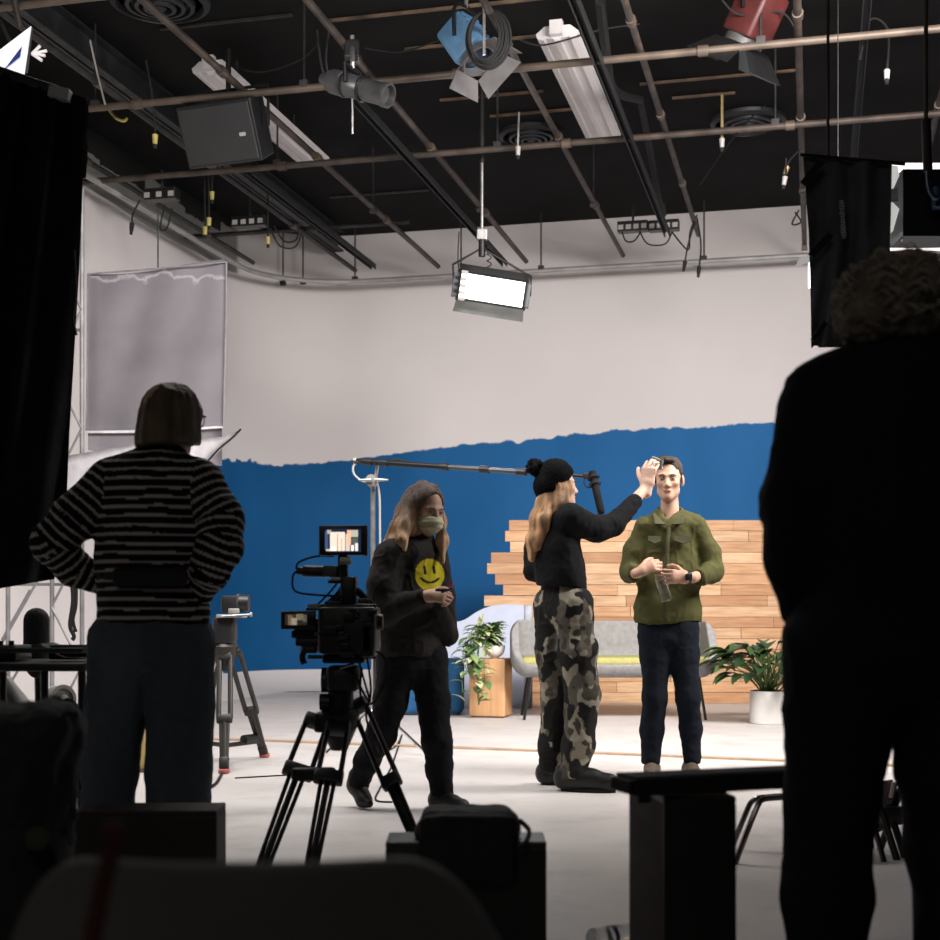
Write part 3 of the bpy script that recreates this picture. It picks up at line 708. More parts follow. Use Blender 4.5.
# ================================================================ cloths, flags and screens
def grid_cloth(fn, nu, nv, thick=.006):
    V = [fn(i/nu, j/nv) for j in range(nv+1) for i in range(nu+1)]; k = nu+1
    Fc = [(j*k+i, j*k+i+1, (j+1)*k+i+1, (j+1)*k+i) for j in range(nv) for i in range(nu)]
    n = len(V); V2 = [Vector(v)+Vector((0, thick, 0)) for v in V]
    F2 = [tuple(q+n for q in f[::-1]) for f in Fc]
    rim = [j*k for j in range(nv+1)]+[nv*k+i for i in range(1, nu+1)]+[j*k+nu for j in range(nv-1, -1, -1)]+[i for i in range(nu-1, 0, -1)]
    F3 = [(rim[(i+1) % len(rim)], rim[i], rim[i]+n, rim[(i+1) % len(rim)]+n) for i in range(len(rim))]
    return list(V)+V2, Fc+F2+F3
def lerp(a, b, t): return a+(b-a)*t
def curtain():
    Y = 5.9; t = thing('black_curtain', P(20,585,Y), 'tall black cloth hung on a frame along the left edge', 'curtain')
    def f(u, v):
        xr = np.interp(v, [0,.35,.7,.9,1], [86,79,69,65,54]); x = lerp(-90, xr, u)
        y = lerp(lerp(44, 98, u), lerp(604, 579, u), v)
        ph = u*21+v*(1.2-u)*5+1.1*math.sin(v*3+u*9)
        d = .045*math.sin(ph)*(.35+v*.8)+.02*math.sin(ph*2.3+v*7)
        return P(x, y, Y+d)
    V, Fc = grid_cloth(f, 110, 60); mesh_obj('cloth', V, Fc, M['black_cloth'], t, True)
    MB().cyl(P(-100,38,Y), P(60,92,Y), .022, n=10).build('frame_pipe', 'strut_grey', t, True)
    MB().box(P(60,94,Y-.03), (.085,.05,.045), (nrm((1,0,-.2)), Vector((0,1,0)), nrm((.2,0,1)))).build('clamp', 'pipe_grey', t)
    MB().tube([P(84,100,Y),(P(83,130,Y)),P(85,150,Y),P(83,178,Y)], .012, 6, 4, flat=(1,0,0)).build('tie_strap', 'strap_black', t, True)
    MB().tube([P(86,102,Y),(P(87,120,Y)),P(84,140,Y),P(86,160,Y)], .008, 6, 4, flat=(1,0,0)).build('tie_strap', 'strap_black', t, True)
    MB().tube([P(74,250,Y),P(76,290,Y),P(73,318,Y),P(76,335,Y)], .008, 6, 4).build('tie_strap', 'strap_black', t, True)
    MB().cyl(P(-60,30,Y+.05), Vector((P(-60,30,Y).x, Y+.05, 0)), .02).build('stand_pole', 'pipe_dark', t, True)
curtain()
def ribbon():
    Y = 8.0; t = thing('hanging_strap', P(73,580,Y), 'thin black strap with a loop dangling left of the striped sweater', 'strap')
    MB().tube([P(71,574,Y),P(73,600,Y),P(70,625,Y),P(74,636,Y),P(72,640,Y)], .012, 6, 5, flat=(1,0,.2)).build('strap', 'strap_black', t, True)
    MB().tube([P(76,574,Y),P(76,604,Y),P(73,620,Y),P(76,632,Y)], .010, 6, 5, flat=(1,0,.2)).build('strap_loop', 'strap_black', t, True)
ribbon()
def grey_screen():
    Y = 10.3; t = thing('hanging_screen', P(155,445,Y), 'grey translucent rectangular screen hanging by a cord at left', 'screen')
    def f(u, v):
        x = lerp(lerp(87.5,86,v), lerp(226.5,223,v), u); y = lerp(lerp(274,262,u)+3*math.sin(u*5)*(1-v), lerp(431,427,u), v)
        return P(x, y, Y+.03*math.sin(u*3+v*2)+.01*math.sin(u*17+v*5))
    V, Fc = grid_cloth(f, 40, 30); mesh_obj('sheet', V, Fc, M['screen_cloth'], t, True)
    mb = MB()
    for (a, b) in (((87.5,274),(226.5,262)), ((87.5,274),(86,431)), ((226.5,262),(223,427))): mb.tube([P(*a,Y-.02), P((a[0]+b[0])/2+.5,(a[1]+b[1])/2+.5,Y-.015), P(*b,Y-.02)], .006, 6, 4)
    mb.build('hem', 'chalk_white2', t, True)
    MB().tube([P(86,432,Y-.02),P(150,431.5,Y-.02),P(223,427,Y-.02)], .010, 6, 3).build('bottom_seam', 'chalk_white', t, True)
    def g(u, v): return P(lerp(88,222,u), lerp(lerp(433,428,u), lerp(450,466,u), v), Y+.01)
    V, Fc = grid_cloth(g, 10, 4); mesh_obj('lower_flap', V, Fc, M['cloth_grey'], t, True)
    MB().cyl(P(158,268,Y), P(158,214,Y), .006, n=6).build('cord', 'pipe_dark', t)
def screen_material():
    m = mat('screen_cloth', (.19,.175,.19), .9, var=.1, scale=2.2, bump=.1, col2=(.135,.125,.135), bscale=8)
    N, L = nodes_of(m); b = N['Principled BSDF']; base = b.inputs['Base Color'].links[0].from_socket
    tc = [n for n in N if n.bl_idname == 'ShaderNodeTexCoord'][0]
    sp = N.new('ShaderNodeSeparateXYZ'); L.new(tc.outputs['Object'], sp.inputs[0])
    nz = N.new('ShaderNodeTexNoise'); nz.inputs['Scale'].default_value = 5; nz.inputs['Detail'].default_value = 6; L.new(tc.outputs['Object'], nz.inputs['Vector'])
    w = mth(N, L, 'MULTIPLY', mth(N, L, 'SUBTRACT', nz.outputs['Fac'], .5), .35)
    e = mth(N, L, 'SUBTRACT', mth(N, L, 'ADD', sp.outputs[2], w), 1.24+0)
    tide = mth(N, L, 'SUBTRACT', 1, mth(N, L, 'MULTIPLY', mth(N, L, 'ABSOLUTE', e), 45), True)
    mx = N.new('ShaderNodeMix'); mx.data_type = 'RGBA'; L.new(mth(N, L, 'MULTIPLY', tide, .8), mx.inputs[0]); L.new(base, mx.inputs[6]); mx.inputs[7].default_value = (.36,.34,.36,1)
    L.new(mx.outputs[2], b.inputs['Base Color'])
screen_material()
mat('chalk_white2', (.22,.205,.22), .9)
grey_screen()
def white_sheet():
    Y = 9.3; t = thing('white_board', P(150,470,Y), 'curled white sheet under the grey screen with a dark raised corner', 'reflector')
    def f(u, v):
        x = lerp(60, lerp(240, 196, v), u); y = lerp(np.interp(u,[0,.45,.9,1],[457,443,437,430]), np.interp(u,[0,.5,1],[520,500,474]), v)
        return P(x, y, Y-.12*math.sin(u*3.1)+.05*v)
    V, Fc = grid_cloth(f, 30, 8); mesh_obj('sheet', V, Fc, M['paper_white'], t, True)
    MB().tube([P(241,429,Y-.02),P(232,438,Y-.02),P(218,450,Y-.02),P(197,473,Y)], .008, 6, 4).build('dark_edge', 'strap_black', t, True)
    MB().cyl(P(110,500,Y+.05), Vector((P(110,500,Y).x,Y+.05,0)), .015).build('stand_pole', 'strut_grey', t, True)
white_sheet()
def lattice_tower():
    Y = 9.9; t = thing('lattice_tower', Vector((P(74,600,Y).x, Y, 0)), 'thin grey lattice scaffold between the black curtain and the striped sweater', 'scaffold')
    def c(px): return P(px,600,Y).x
    xs = (c(52), c(82))
    for x in xs+(c(8),): MB().cyl((x,Y,0), (x,Y,3.9), .017, n=8).build('upright', 'tower_grey', t, True)
    z = .1; k = 0
    while z < 3.6:
        a, b = (xs if k % 2 == 0 else xs[::-1])
        MB().cyl((a,Y-.01,z), (b,Y-.01,z+.42), .010, n=6).build('brace', 'tower_grey', t, True)
        z += .42; k += 1
    for (p, q) in (((-5,655),(38,580)), ((2,640),(30,590)), ((0,700),(54,612)), ((56,728),(84,700))):
        MB().cyl(P(*p,Y), P(*q,Y), .010, n=6).build('brace', 'tower_grey', t, True)
    for zz in (.15, 1.1, 2.0, 2.9): MB().cyl((c(8),Y+.01,zz), (xs[1],Y+.01,zz), .011, n=6).build('rung', 'tower_grey', t, True)
mat('tower_grey', (.24,.235,.235), .5, .3)
lattice_tower()
def black_flag():
    Y = 5.6; t = thing('black_flag', P(845,345,Y), 'black fabric flag hanging beside the curly grey hair', 'flag')
    def f(u, v):
        x = lerp(np.interp(v,[0,.4,.75,1],[803,809,811,811.5]), lerp(892,888,v), u); y = lerp(lerp(156,163,u), lerp(347.5,346,u)+(-2 if 0.02<u<.1 else 0), v)
        d = .02*math.sin(u*9+v*2)+.045*math.exp(-((u-.52+.08*v)/.1)**2)-.03*math.exp(-((u-.72)/.08)**2)+.012*math.sin(u*30+v*12)*(v)
        return P(x, y, Y+d)
    V, Fc = grid_cloth(f, 60, 50); mesh_obj('cloth', V, Fc, M['flag_cloth'], t, True)
    def strap(a, b, w):
        a = P(*a, Y-.055); b = P(*b, Y-.055); d = (b-a).normalized(); n = Vector((-d.z,0,d.x))*w/2
        MB().add([a-n,b-n,b+n,a+n,a-n+Vector((0,.01,0)),b-n+Vector((0,.01,0)),b+n+Vector((0,.01,0)),a+n+Vector((0,.01,0))],[(0,1,2,3),(7,6,5,4),(0,4,5,1),(1,5,6,2),(2,6,7,3),(3,7,4,0)]).build('strap', 'strap_black', t)
    strap((803,184),(822,161),.028); strap((811,256),(831,234),.028); strap((813,340),(826,322),.02)
    mb = MB(); r = random.Random(3)
    for k in range(15):
        y = 201+k*2.6; x = 841.5+k*.16
        mb.box(P(x, y, Y-.05), (.012+.012*r.random(), .002, .006))
        if k % 3: mb.box(P(x+r.choice((-1.1,1.1)), y, Y-.05), (.004,.002,.014))
    mb.build('printed_marking', 'print_grey', t)
    MB().cyl(P(800,155,Y-.01), P(905,164,Y-.01), .008, n=8).build('rod', 'black_metal', t, True)
    e = P(828,156,Y); MB().cyl(e, Vector((e.x,e.y,CZ-.01)), .006, n=6).build('drop_rod', 'pipe_dark', t, True)
mat('print_grey', (.45,.45,.45), .7)
black_flag()
def side_lamp():
    Y = 6.0; t = thing('soft_light', P(925,205,Y), 'dark backed panel light with glowing rim at the right edge above the curly hair', 'light fixture')
    def quad(pts, name, m, th=.006):
        V = [P(*p) for p in pts]; W = [v+Vector((0,th,0)) for v in V]
        MB().add(V+W, [(3,2,1,0),(4,5,6,7),(0,1,5,4),(1,2,6,5),(2,3,7,6),(3,0,4,7)]).build(name, m, t)
    quad([(881,250,6.3),(1010,250,6.3),(1010,163,6.3),(881,163,6.3)], 'diffuser', 'lamp_pink', .01)
    quad([(903,236,6.0),(1002,236,6.0),(1002,169,6.0),(903,169,6.0)], 'housing', 'black_plastic', .2)
    # skirt between housing and diffuser, white inner panels split by a dark band
    quad([(886,190,6.22),(901,187,6.05),(898,166,6.05),(887,165,6.22)], 'skirt_panel', 'skirt_white')
    quad([(884,240,6.22),(893,231,6.05),(902,200,6.05),(886,203,6.22)], 'skirt_panel', 'skirt_white')
    quad([(884,203,6.2),(903,200,6.02),(903,187,6.02),(885,190,6.2)], 'skirt_band', 'black_plastic')
    quad([(893,241,6.2),(903,241,6.02),(903,190,6.02),(896,232,6.2)], 'skirt_edge', 'blue_dark')
    pass
    MB().tube([P(928,172,5.9),P(930,190,5.85),P(936,198,5.85),P(942,190,5.85)], .012, 6, 4).build('cable', 'blue_dark', t, True)
    MB().rbox(P(940,198,5.92), (.06,.05,.09), .01).build('knob', 'blue_dark', t)
    MB().cyl(P(928,172,5.95), P(926,120,5.95), .02).build('arm', 'pipe_dark', t, True)
    e = P(926,130,5.95); MB().cyl(e, Vector((e.x,e.y,CZ-.01)), .009).build('drop_rod', 'pipe_brown', t, True)
    quad([(795,267,8.9),(811,262,8.9),(811,254,8.9),(799,258,8.9)], 'x', 'black_metal') if 0 else None
mat('skirt_white', (.5,.52,.5), .6, emit=(.8,.85,.8), estr=.45)
mat('blue_dark', (.01,.04,.10), .4)
side_lamp()
def small_flap():
    Y = 8.9; c = P(803,261,Y); t = thing('barn_door_lamp', c, 'small black lamp flap with a glowing strip at the left edge of the black flag', 'light fixture')
    MB().add([P(795,267,Y),P(811,262,Y),P(812,254,Y),P(800,257,Y)]+[P(795,267,Y+.1),P(811,262,Y+.1),P(812,254,Y+.1),P(800,257,Y+.1)], [(3,2,1,0),(4,5,6,7),(0,1,5,4),(1,2,6,5),(2,3,7,6),(3,0,4,7)]).build('flap', 'strap_black', t)
    MB().box(P(813,275,Y), (.05,.05,.16)).build('lamp_face', 'lamp_pink', t)
    e = P(838,262,Y); MB().cyl(P(812,262,Y), e, .01).build('arm', 'black_metal', t, True); MB().cyl(e, Vector((e.x,e.y,CZ-.01)), .003).build('drop_rod', 'strap_black', t, True)
small_flap()

# ================================================================ stage set at the back
attr_mat('timber', .6); 
def tune_timber():
    N, L = nodes_of(M['timber']); [n for n in N if n.bl_idname == 'ShaderNodeMapping'][0].inputs['Scale'].default_value = (1.2,1.2,14)
    [n for n in N if n.bl_idname == 'ShaderNodeTexNoise'][0].inputs['Scale'].default_value = 3
    cr = [n for n in N if n.bl_idname == 'ShaderNodeValToRGB'][0]; cr.color_ramp.elements[0].color = (.72,.62,.52,1); cr.color_ramp.elements[1].color = (1.05,1.03,1,1)
tune_timber()
def plank_wall():
    Y = 13.7; t = thing('plank_screen', Vector((P(640,703,Y).x, Y, 0)), 'stepped screen of warm timber planks standing before the blue wall', 'wood screen')
    lefts = [509,505,510,491,487,495,503,484,492,500,488,497,503,490,499,494,502]
    H = 1.79; n = 17; h = H/n; mb = MB(); r = random.Random(11); mb2 = MB()
    for i in range(n):
        z = H-h*(i+.5); x = P(lefts[i],600,Y).x; xe = P(862+r.uniform(-12,12),600,Y).x
        while x < xe-.05:
            L = r.uniform(.55, 1.5); x2 = min(x+L, xe)
            k = r.random(); base = (.55,.335,.185) if k < .45 else ((.62,.42,.26) if k < .8 else (.46,.26,.135))
            f = r.uniform(.88,1.1); th = .03+r.uniform(0,.02)
            mb.box(((x+x2)/2, Y+.02-th/2, z), (x2-x-.004, th, h-.004), col=tuple(c*f for c in base)); x = x2
    mb.build('planks', 'timber', t, attrs=True)
    mb2.box((P(680,600,Y).x, Y+.035, H/2), (3.3,.03,H-.05)); mb2.build('backing', 'wood_batten', t)
plank_wall()
mat('pale_blue', (.43,.47,.58), .6, var=.03); mat('pale_edge', (.36,.39,.44), .6)
def wave_partition():
    Y = 13.0; t = thing('wavy_partition', Vector((P(480,708,Y).x, Y, 0)), 'pale blue low partition with a wavy top edge behind the timber block', 'partition')
    pts = [(392,640),(405,628),(420,619),(435,618),(445,621.5),(456,622),(465,619.5),(475,613),(485,608),(495,605.5),(508,604.5),(524,605)]
    c = [P(a,b,Y) for a,b in pts]; c = catmull(c, 4); x0 = c[0].x
    poly = [(p.x-x0, p.z) for p in c]; poly = [(poly[0][0], .002)]+poly+[(poly[-1][0], .002)]
    MB().prism(poly[::-1], (x0,Y,0), Vector((1,0,0)), UP, Vector((0,1,0)), .30).build('panel', 'pale_blue', t)
    x1 = P(524,605,Y).x
    MB().rbox((x1+.04, Y+.15, .478), (.08,.30,.955), .02).build('end_post', 'pale_edge', t, True)
wave_partition()
mat('blue_felt', (.006,.075,.19), .85, var=.12, scale=12, bump=.2)
def pouf():
    Y = 12.35; c = Vector((P(432,700,Y).x, Y, 0)); t = thing('pouf', c, 'blue felt pouf behind the black trousered legs', 'seat')
    s = Sdf(.012, .02); s.box(c+UP*.245, (.285,.24,.24), .07); s.clip(c+Vector((.285,0,.47)), (.6,0,.8))
    s.build('cushion', 'blue_felt', t); MB().rbox(c+UP*.012, (.5,.42,.02), .03).build('base', 'black_plastic', t)
pouf()
def timber_block():
    Y = 11.9; ax = (RV, GV, UP); c = Vector((P(491,718,Y).x, Y+.12, 0)); t = thing('timber_block', c, 'cracked light timber block stool carrying the white bowl', 'side table')
    s = Sdf(.008,.004); s.box(c+UP*.255, (.155,.155,.245), .008, ax)
    s.build('block', 'oak_block', t, disp=lambda V, Nn: -.004*np.clip(1-np.abs(V[:,0]-c.x+.02-.01*np.sin(V[:,2]*9))/.008, 0, 1)*(V[:,2] < .5), smooth=0)
    MB().box(c+UP*.006, (.27,.27,.012), ax).build('plinth', 'wood_batten', t)
def oak():
    m = mat('oak_block', (.58,.34,.17), .55, stretch=(14,14,1), scale=1.6, col2=(.50,.26,.115)); return m
oak(); timber_block()
mat('ceramic_white', (.62,.60,.57), .35, var=.03)
attr_mat('leaf', .45, spec=.5)
def leaf(mb, base, d, L, W, col, droop=.5, n=6, fold=.25, tip=None):
    d = nrm(d); side = d.cross(UP); side = side.normalized() if side.length > .05 else Vector((1,0,0))
    pts = []; p = Vector(base); dd = d.copy()
    for i in range(n+1):
        u = i/n; w = W*math.sin(math.pi*min(1, u*.93+.03)**.8)*.5
        nn = side.cross(dd).normalized(); pts.append((p-side*w+nn*w*fold, p.copy(), p+side*w+nn*w*fold)); p = p+dd*(L/n); dd = (dd-UP*(droop/n)).normalized()
    vs = [q for r in pts for q in r]; fs = []
    for i in range(n): a = i*3; fs += [(a,a+1,a+4,a+3),(a+1,a+2,a+5,a+4)]
    mb.add(vs, fs, col)
def bowl_plant():
    Y = 11.95; c = P(495,659,Y); c.z = .502
    t = thing('bowl', c, 'round white ceramic bowl on the timber block', 'bowl')
    MB().lathe([(.03,0),(.035,.012),(.055,.02),(.078,.05),(.086,.085),(.086,.11),(.08,.11),(.078,.085),(.06,.05),(.01,.045)], c, UP, 28).build('bowl_body', 'ceramic_white', t, True)
    t = thing('trailing_plant', c+UP*.06, 'variegated pale green plant trailing from the white bowl down the block', 'plant'); mb = MB(); st = MB(); r = random.Random(4)
    for k in range(20):
        a = c+UP*.12+Vector((r.uniform(-.05,.02), r.uniform(-.05,.05), 0)); L = r.uniform(.2,.7) if k > 5 else r.uniform(.1,.25)
        ex = r.uniform(-.24,-.08) if k > 5 else r.uniform(-.16,.07)
        pts = [a, a+Vector((ex*.4,-.08,.10+r.uniform(0,.06))), a+Vector((ex*.9,-.2,.02)), a+Vector((ex,-.24,-L*.5)), a+Vector((ex*.9,-.24,-L*.8))]
        if k <= 5: pts = [a, a+Vector((ex*.5,-.05,.10)), a+Vector((ex,-.08,.16))]
        q = catmull(pts, 5); st.tube(q, .003, 5, 0)
        for i in range(1, len(q), 1 if k <= 5 else 2):
            g = r.random(); col = (.10,.19,.06) if g < .4 else ((.48,.52,.30) if g < .8 else (.22,.32,.12))
            leaf(mb, q[i], (r.uniform(-1,1), r.uniform(-1,.2), r.uniform(-.3,.7)), r.uniform(.10,.14), r.uniform(.055,.075), col, .8, 4)
    mb.build('foliage', 'leaf', t, True, attrs=True); st.build('stems', 'stem_green', t, True)
mat('stem_green', (.08,.14,.04), .6)
bowl_plant()
def potted_lily():
    Y = 11.3; c = Vector((P(768.5,700,Y).x, Y, 0)); t = thing('plant_pot', c, 'round cream ceramic pot on the floor at the right end of the plank screen', 'pot')
    MB().lathe([(.145,0),(.15,.005),(.152,.03),(.150,.262),(.147,.266),(.138,.262),(.136,.23),(.01,.22)], c, UP, 40).build('pot', 'ceramic_white', t, True)
    MB().lathe([(.137,.222),(.1,.232),(.01,.236)], c, UP, 20).build('soil', 'soil', t)
    t = thing('peace_lily', c+UP*.24, 'dark green broad leaved plant growing in the cream pot', 'plant')
    mb = MB(); st = MB(); r = random.Random(8)
    for k in range(78):
        a = r.uniform(0, 2*math.pi); el = r.uniform(.15, 1.35); R = .10+.26*math.cos(el)*r.uniform(.6,1.25)
        hgt = .10+.42*math.sin(el)*r.uniform(.65,1.1); b = c+UP*.24+Vector((r.uniform(-.05,.05), r.uniform(-.05,.05), 0))
        e = b+Vector((math.cos(a)*R, math.sin(a)*R*.8, hgt*.82)); m = (b+e)/2+UP*.05
        st.tube([b, m, e], .004, 5, 4)
        g = r.random(); col = (.018,.042,.014) if g < .55 else ((.035,.075,.022) if g < .9 else (.07,.12,.04))
        leaf(mb, e, (math.cos(a), math.sin(a)*.8, .35-.3*r.random()), r.uniform(.18,.27), r.uniform(.105,.15), col, 1.0, 7, .35)
    mb.build('foliage', 'leaf', t, True, attrs=True); st.build('stems', 'stem_green', t, True)
mat('soil', (.03,.02,.015), .95)
potted_lily()
mat('sofa_grey', (.25,.245,.24), .9, var=.08, scale=30, bump=.2, bscale=150); mat('seat_yellow', (.36,.34,.12), .9, var=.08, scale=40, bump=.2, bscale=150)
def sofa():
    Y = 11.8; c = Vector((P(613,718,Y).x, Y+.1, 0)); t = thing('sofa', c, 'grey shell sofa with a flat yellow green seat cushion on thin black legs', 'sofa')
    s = Sdf(.011, .03)
    s.box(c+Vector((0,0,.60)), (.86,.36,.25), .15)
    s.box(c+Vector((0,-.12,.78)), (.79,.40,.31), .12, op='sub', k=.02)
    s.clip(c+Vector((0,-.05,.80)), (0,-.72,.69))
    s.build('shell', 'sofa_grey', t)
    s = Sdf(.011, .02); s.box(c+Vector((0,-.07,.49)), (.775,.285,.035), .03); s.build('seat_cushion', 'seat_yellow', t)
    for sx in (-1, 1):
        for y, dy in ((-.24,-.05),(.24,.05)):
            MB().tube([c+Vector((sx*.70,y,.37)), c+Vector((sx*.755,y+dy*.3,.0))], .012, 8, 0).build('leg', 'black_metal', t, True)
        MB().tube([c+Vector((sx*.70,-.24,.368)), c+Vector((sx*.70,.24,.368))], .012, 8, 0).build('side_rail', 'black_metal', t, True)
sofa()

# ================================================================ boxes, bench, chairs
mat('box_dark', (.020,.013,.010), .6, var=.2, scale=4); mat('box_brown', (.022,.013,.008), .7, spec=.15, var=.35, scale=3, stretch=(1,1,8)); mat('box_black', (.007,.007,.006), .55)
mat('box_top', (.02,.021,.019), .4)
def wood_box(name, c, size, yaw, side_m, top_m, label, cat='box'):
    a = math.radians(yaw); X = Vector((math.cos(a), math.sin(a), 0)); Y_ = Vector((-math.sin(a), math.cos(a), 0)); c = Vector(c)
    t = thing(name, c, label, cat); w, d, h = size; th = .018
    mb = MB()
    mb.box(c+Y_*(-d/2+th/2)+UP*(h/2), (w, th, h), (X,Y_,UP)); mb.build('front_panel', side_m, t, bevel=.003)
    mb = MB(); mb.box(c+Y_*(d/2-th/2)+UP*(h/2), (w, th, h), (X,Y_,UP)); mb.build('rear_panel', side_m, t, bevel=.003)
    mb = MB(); mb.box(c+X*(-w/2+th/2)+UP*(h/2), (th, d-2*th, h), (X,Y_,UP)); mb.build('side_panel', top_m if name == 'pedestal' else side_m, t, bevel=.002)
    MB().box(c+X*(w/2-th/2)+UP*(h/2), (th, d-2*th, h), (X,Y_,UP)).build('side_panel', side_m, t, bevel=.002)
    MB().box(c+UP*(h+th/2-.001), (w, d, th), (X,Y_,UP)).build('top_panel', top_m if name != 'pedestal' else side_m, t, bevel=.004)
    return t, X, Y_
wood_box('apple_box', (P(143,850,4.0).x, 4.09, 0), (.415,.17,.340), 1, 'box_dark', 'box_dark', 'dark wooden box on the floor behind the grey chair back, below the jeans')
wood_box('equipment_box', (P(466,850,3.4).x, 3.48, 0), (.392,.15,.352), 0, 'box_black', 'box_top', 'black equipment box right of the grey chair back, under the soft bag')
def soft_bag():
    c = Vector((P(468,850,3.4).x, 3.49, .371)); t = thing('camera_bag', c, 'padded black bag lying on the black equipment box', 'bag')
    s = Sdf(.006, .02); s.box(c+Vector((0,0,.034)), (.118,.08,.036), .03); s.box(c+Vector((0,-.096,-.02)), (.118,.018,.085), .017)
    s.ell(c+Vector((.11,-.02,.02)), (.022,.06,.03)); s.ell(c+Vector((-.11,-.02,.01)), (.025,.05,.025))
    s.build('bag_body', 'bag_black', t, disp=lambda V, Nn: .003*vnoise(V*30))
    z = MB(); z.tube([c+Vector((-.12,-.09,.045)), c+Vector((0,-.115,.048)), c+Vector((.12,-.09,.045))], .004, 6, 4); z.build('zip', 'black_metal', t, True)
    MB().tube([c+Vector((.128,-.02,.04)), c+Vector((.15,-.05,.02)), c+Vector((.14,-.1,.0)), c+Vector((.12,-.135,-.01))], .006, 6, 4).build('strap', 'strap_black', t, True)
mat('bag_black', (.007,.007,.008), .8, bump=.3, bscale=80)
soft_bag()
A_ = Vector((.432, 3.10, 0)); yv = math.degrees(math.atan2(.038, .35)); Xp = nrm((.35,.038,0)); Yp = nrm((-.038,.35,0)); pc = A_+Xp*.08+Yp*.176
wood_box('pedestal', pc, (.165,.352,.502), yv, 'box_black', 'box_brown', 'tall dark wooden pedestal box holding up the left end of the black plank', 'pedestal')
def black_bench():
    u = nrm((.94,.34,0)); v = nrm((-.34,.94,0)); o = Vector((.361,3.053,.526)); L = .62
    t = thing('bench_plank', o, 'long black plank lying on the pedestal box and reaching behind the dark clothed person', 'plank')
    c = o+u*(L/2)+v*.05; MB().box(c+UP*.020, (L,.10,.040), (u,v,UP)).build('beam', 'box_black', t, bevel=.004)
    MB().box(c+UP*.0405, (L,.085,.004), (u,v,UP)).build('groove', 'black_rubber', t)
    MB().box(o-u*.006+v*.05+UP*.02, (.014,.096,.028), (u,v,UP)).build('end_cap', 'box_brown', t, bevel=.003)
    MB().box(o+u*.02+v*.006-UP*.003+UP*.0, (.03,.02,.022), (u,v,UP)).build('latch', 'black_metal', t)
    s = o+u*(L-.10)+v*.05
    MB().box(Vector((s.x,s.y,.2625)), (.04,.06,.525), (u,v,UP)).build('support', 'box_black', t)
black_bench()
def tube_chair():
    t = thing('tube_chair', fl(760,858), 'low chrome tube seat frame on the floor right of the pedestal box', 'chair')
    def q(px,py,Y): return P(px,py,Y)
    for a, nm in (([fl(735,864), q(747,832,5.12), q(758,805,5.14), q(763,799.5,5.15), q(772,798,5.16), q(800,796.5,5.2), q(855,795,5.25), q(866,800,5.27), fl(884,862)], 1),
              ([fl(731,849), q(741,825,5.42), q(749,806,5.42), q(754,800,5.42), q(762,797.5,5.42), q(800,795,5.45), q(848,794,5.5), q(858,799,5.5), fl(872,848)], 2)):
        MB().tube(a, .011, 8, 3).build('tube_frame', 'chrome_dark', t, True)
    MB().rbox(q(824,792,5.35), (.16,.26,.02), .02).build('seat', 'black_plastic', t, True)
mat('chrome_dark', (.16,.14,.15), .2, .9)
tube_chair()
def folded_stand():
    Y = 5.3; t = thing('folding_stool', fl(892,855), 'folded grey and black stool with a red edge seen between the dark legs at right', 'stool')
    MB().add([P(870,838,Y),P(880,782,Y),P(893,780,Y+.1),P(896,822,Y+.1)]+[p+Vector((0,.02,0)) for p in (P(870,838,Y),P(880,782,Y),P(893,780,Y+.1),P(896,822,Y+.1))], [(0,1,2,3),(7,6,5,4),(0,4,5,1),(1,5,6,2),(2,6,7,3),(3,7,4,0)]).build('panel', 'cloth_grey', t)
    a, b = P(889,783,Y-.02), P(894,799,Y-.02); MB().box((a+b)/2, (.028,.012,.065), (nrm((1,0,-.2)),Vector((0,1,0)),nrm((.2,0,1)))).build('red_edge', 'red_enamel', t)
    a = P(892,790,Y-.03); MB().box(a, (.012,.012,.06), (nrm((1,0,-.2)),Vector((0,1,0)),nrm((.2,0,1)))).build('white_edge', 'white_enamel', t)
    MB().tube([P(866,836,Y-.05), P(878,826,Y-.03), P(888,819,Y)], .008, 6, 2).build('strut', 'chrome', t, True)
    for p, q in (((878,800),(897,860)), ((900,790),(880,850)), ((888,805),(905,858))): 
        MB().cyl(P(*p,Y), fl(q[0],q[1]), .014).build('leg', 'black_metal', t, True)
    MB().rbox(P(890,815,Y), (.09,.06,.07), .015).build('joint', 'black_plastic', t, True)
folded_stand()
def bottles():
    def mk(c, d, lab):
        t = thing('water_bottle', c, lab, 'bottle', None); d = nrm(d); r = .032
        MB().lathe([(r*.8,0),(r,.006),(r,.05),(r*.92,.06),(r,.07),(r,.13),(r*.95,.14),(r*.6,.175),(r*.4,.19),(r*.4,.205)], c, d, 20).build('bottle_body', 'clear_plastic', t, True)
        MB().lathe([(r*.45,.195),(r*.45,.215),(r*.4,.218)], c, d, 14).build('cap', 'outlet_white', t, True)
        return t
    t = mk(fl(578,960,.034)+Vector((0,-.02,0)), (.9,.42,0), 'nearer clear plastic bottle lying on the floor left of the pedestal box')
    t2 = mk(fl(592,942,.034)+Vector((0,.02,0)), (.8,.5,0), 'farther clear plastic bottle lying on the floor left of the pedestal box')
    MB().lathe([(.0325,.06),(.0325,.075)], fl(592,942,.034)+Vector((0,.02,0)), nrm((.8,.5,0)), 20, closed=False).build('label_band', 'blue_dark', t2, True)
mat('clear_plastic', (.9,.92,.92), .08, trans=.95, var=.01, bump=.4, bscale=25)
bottles()
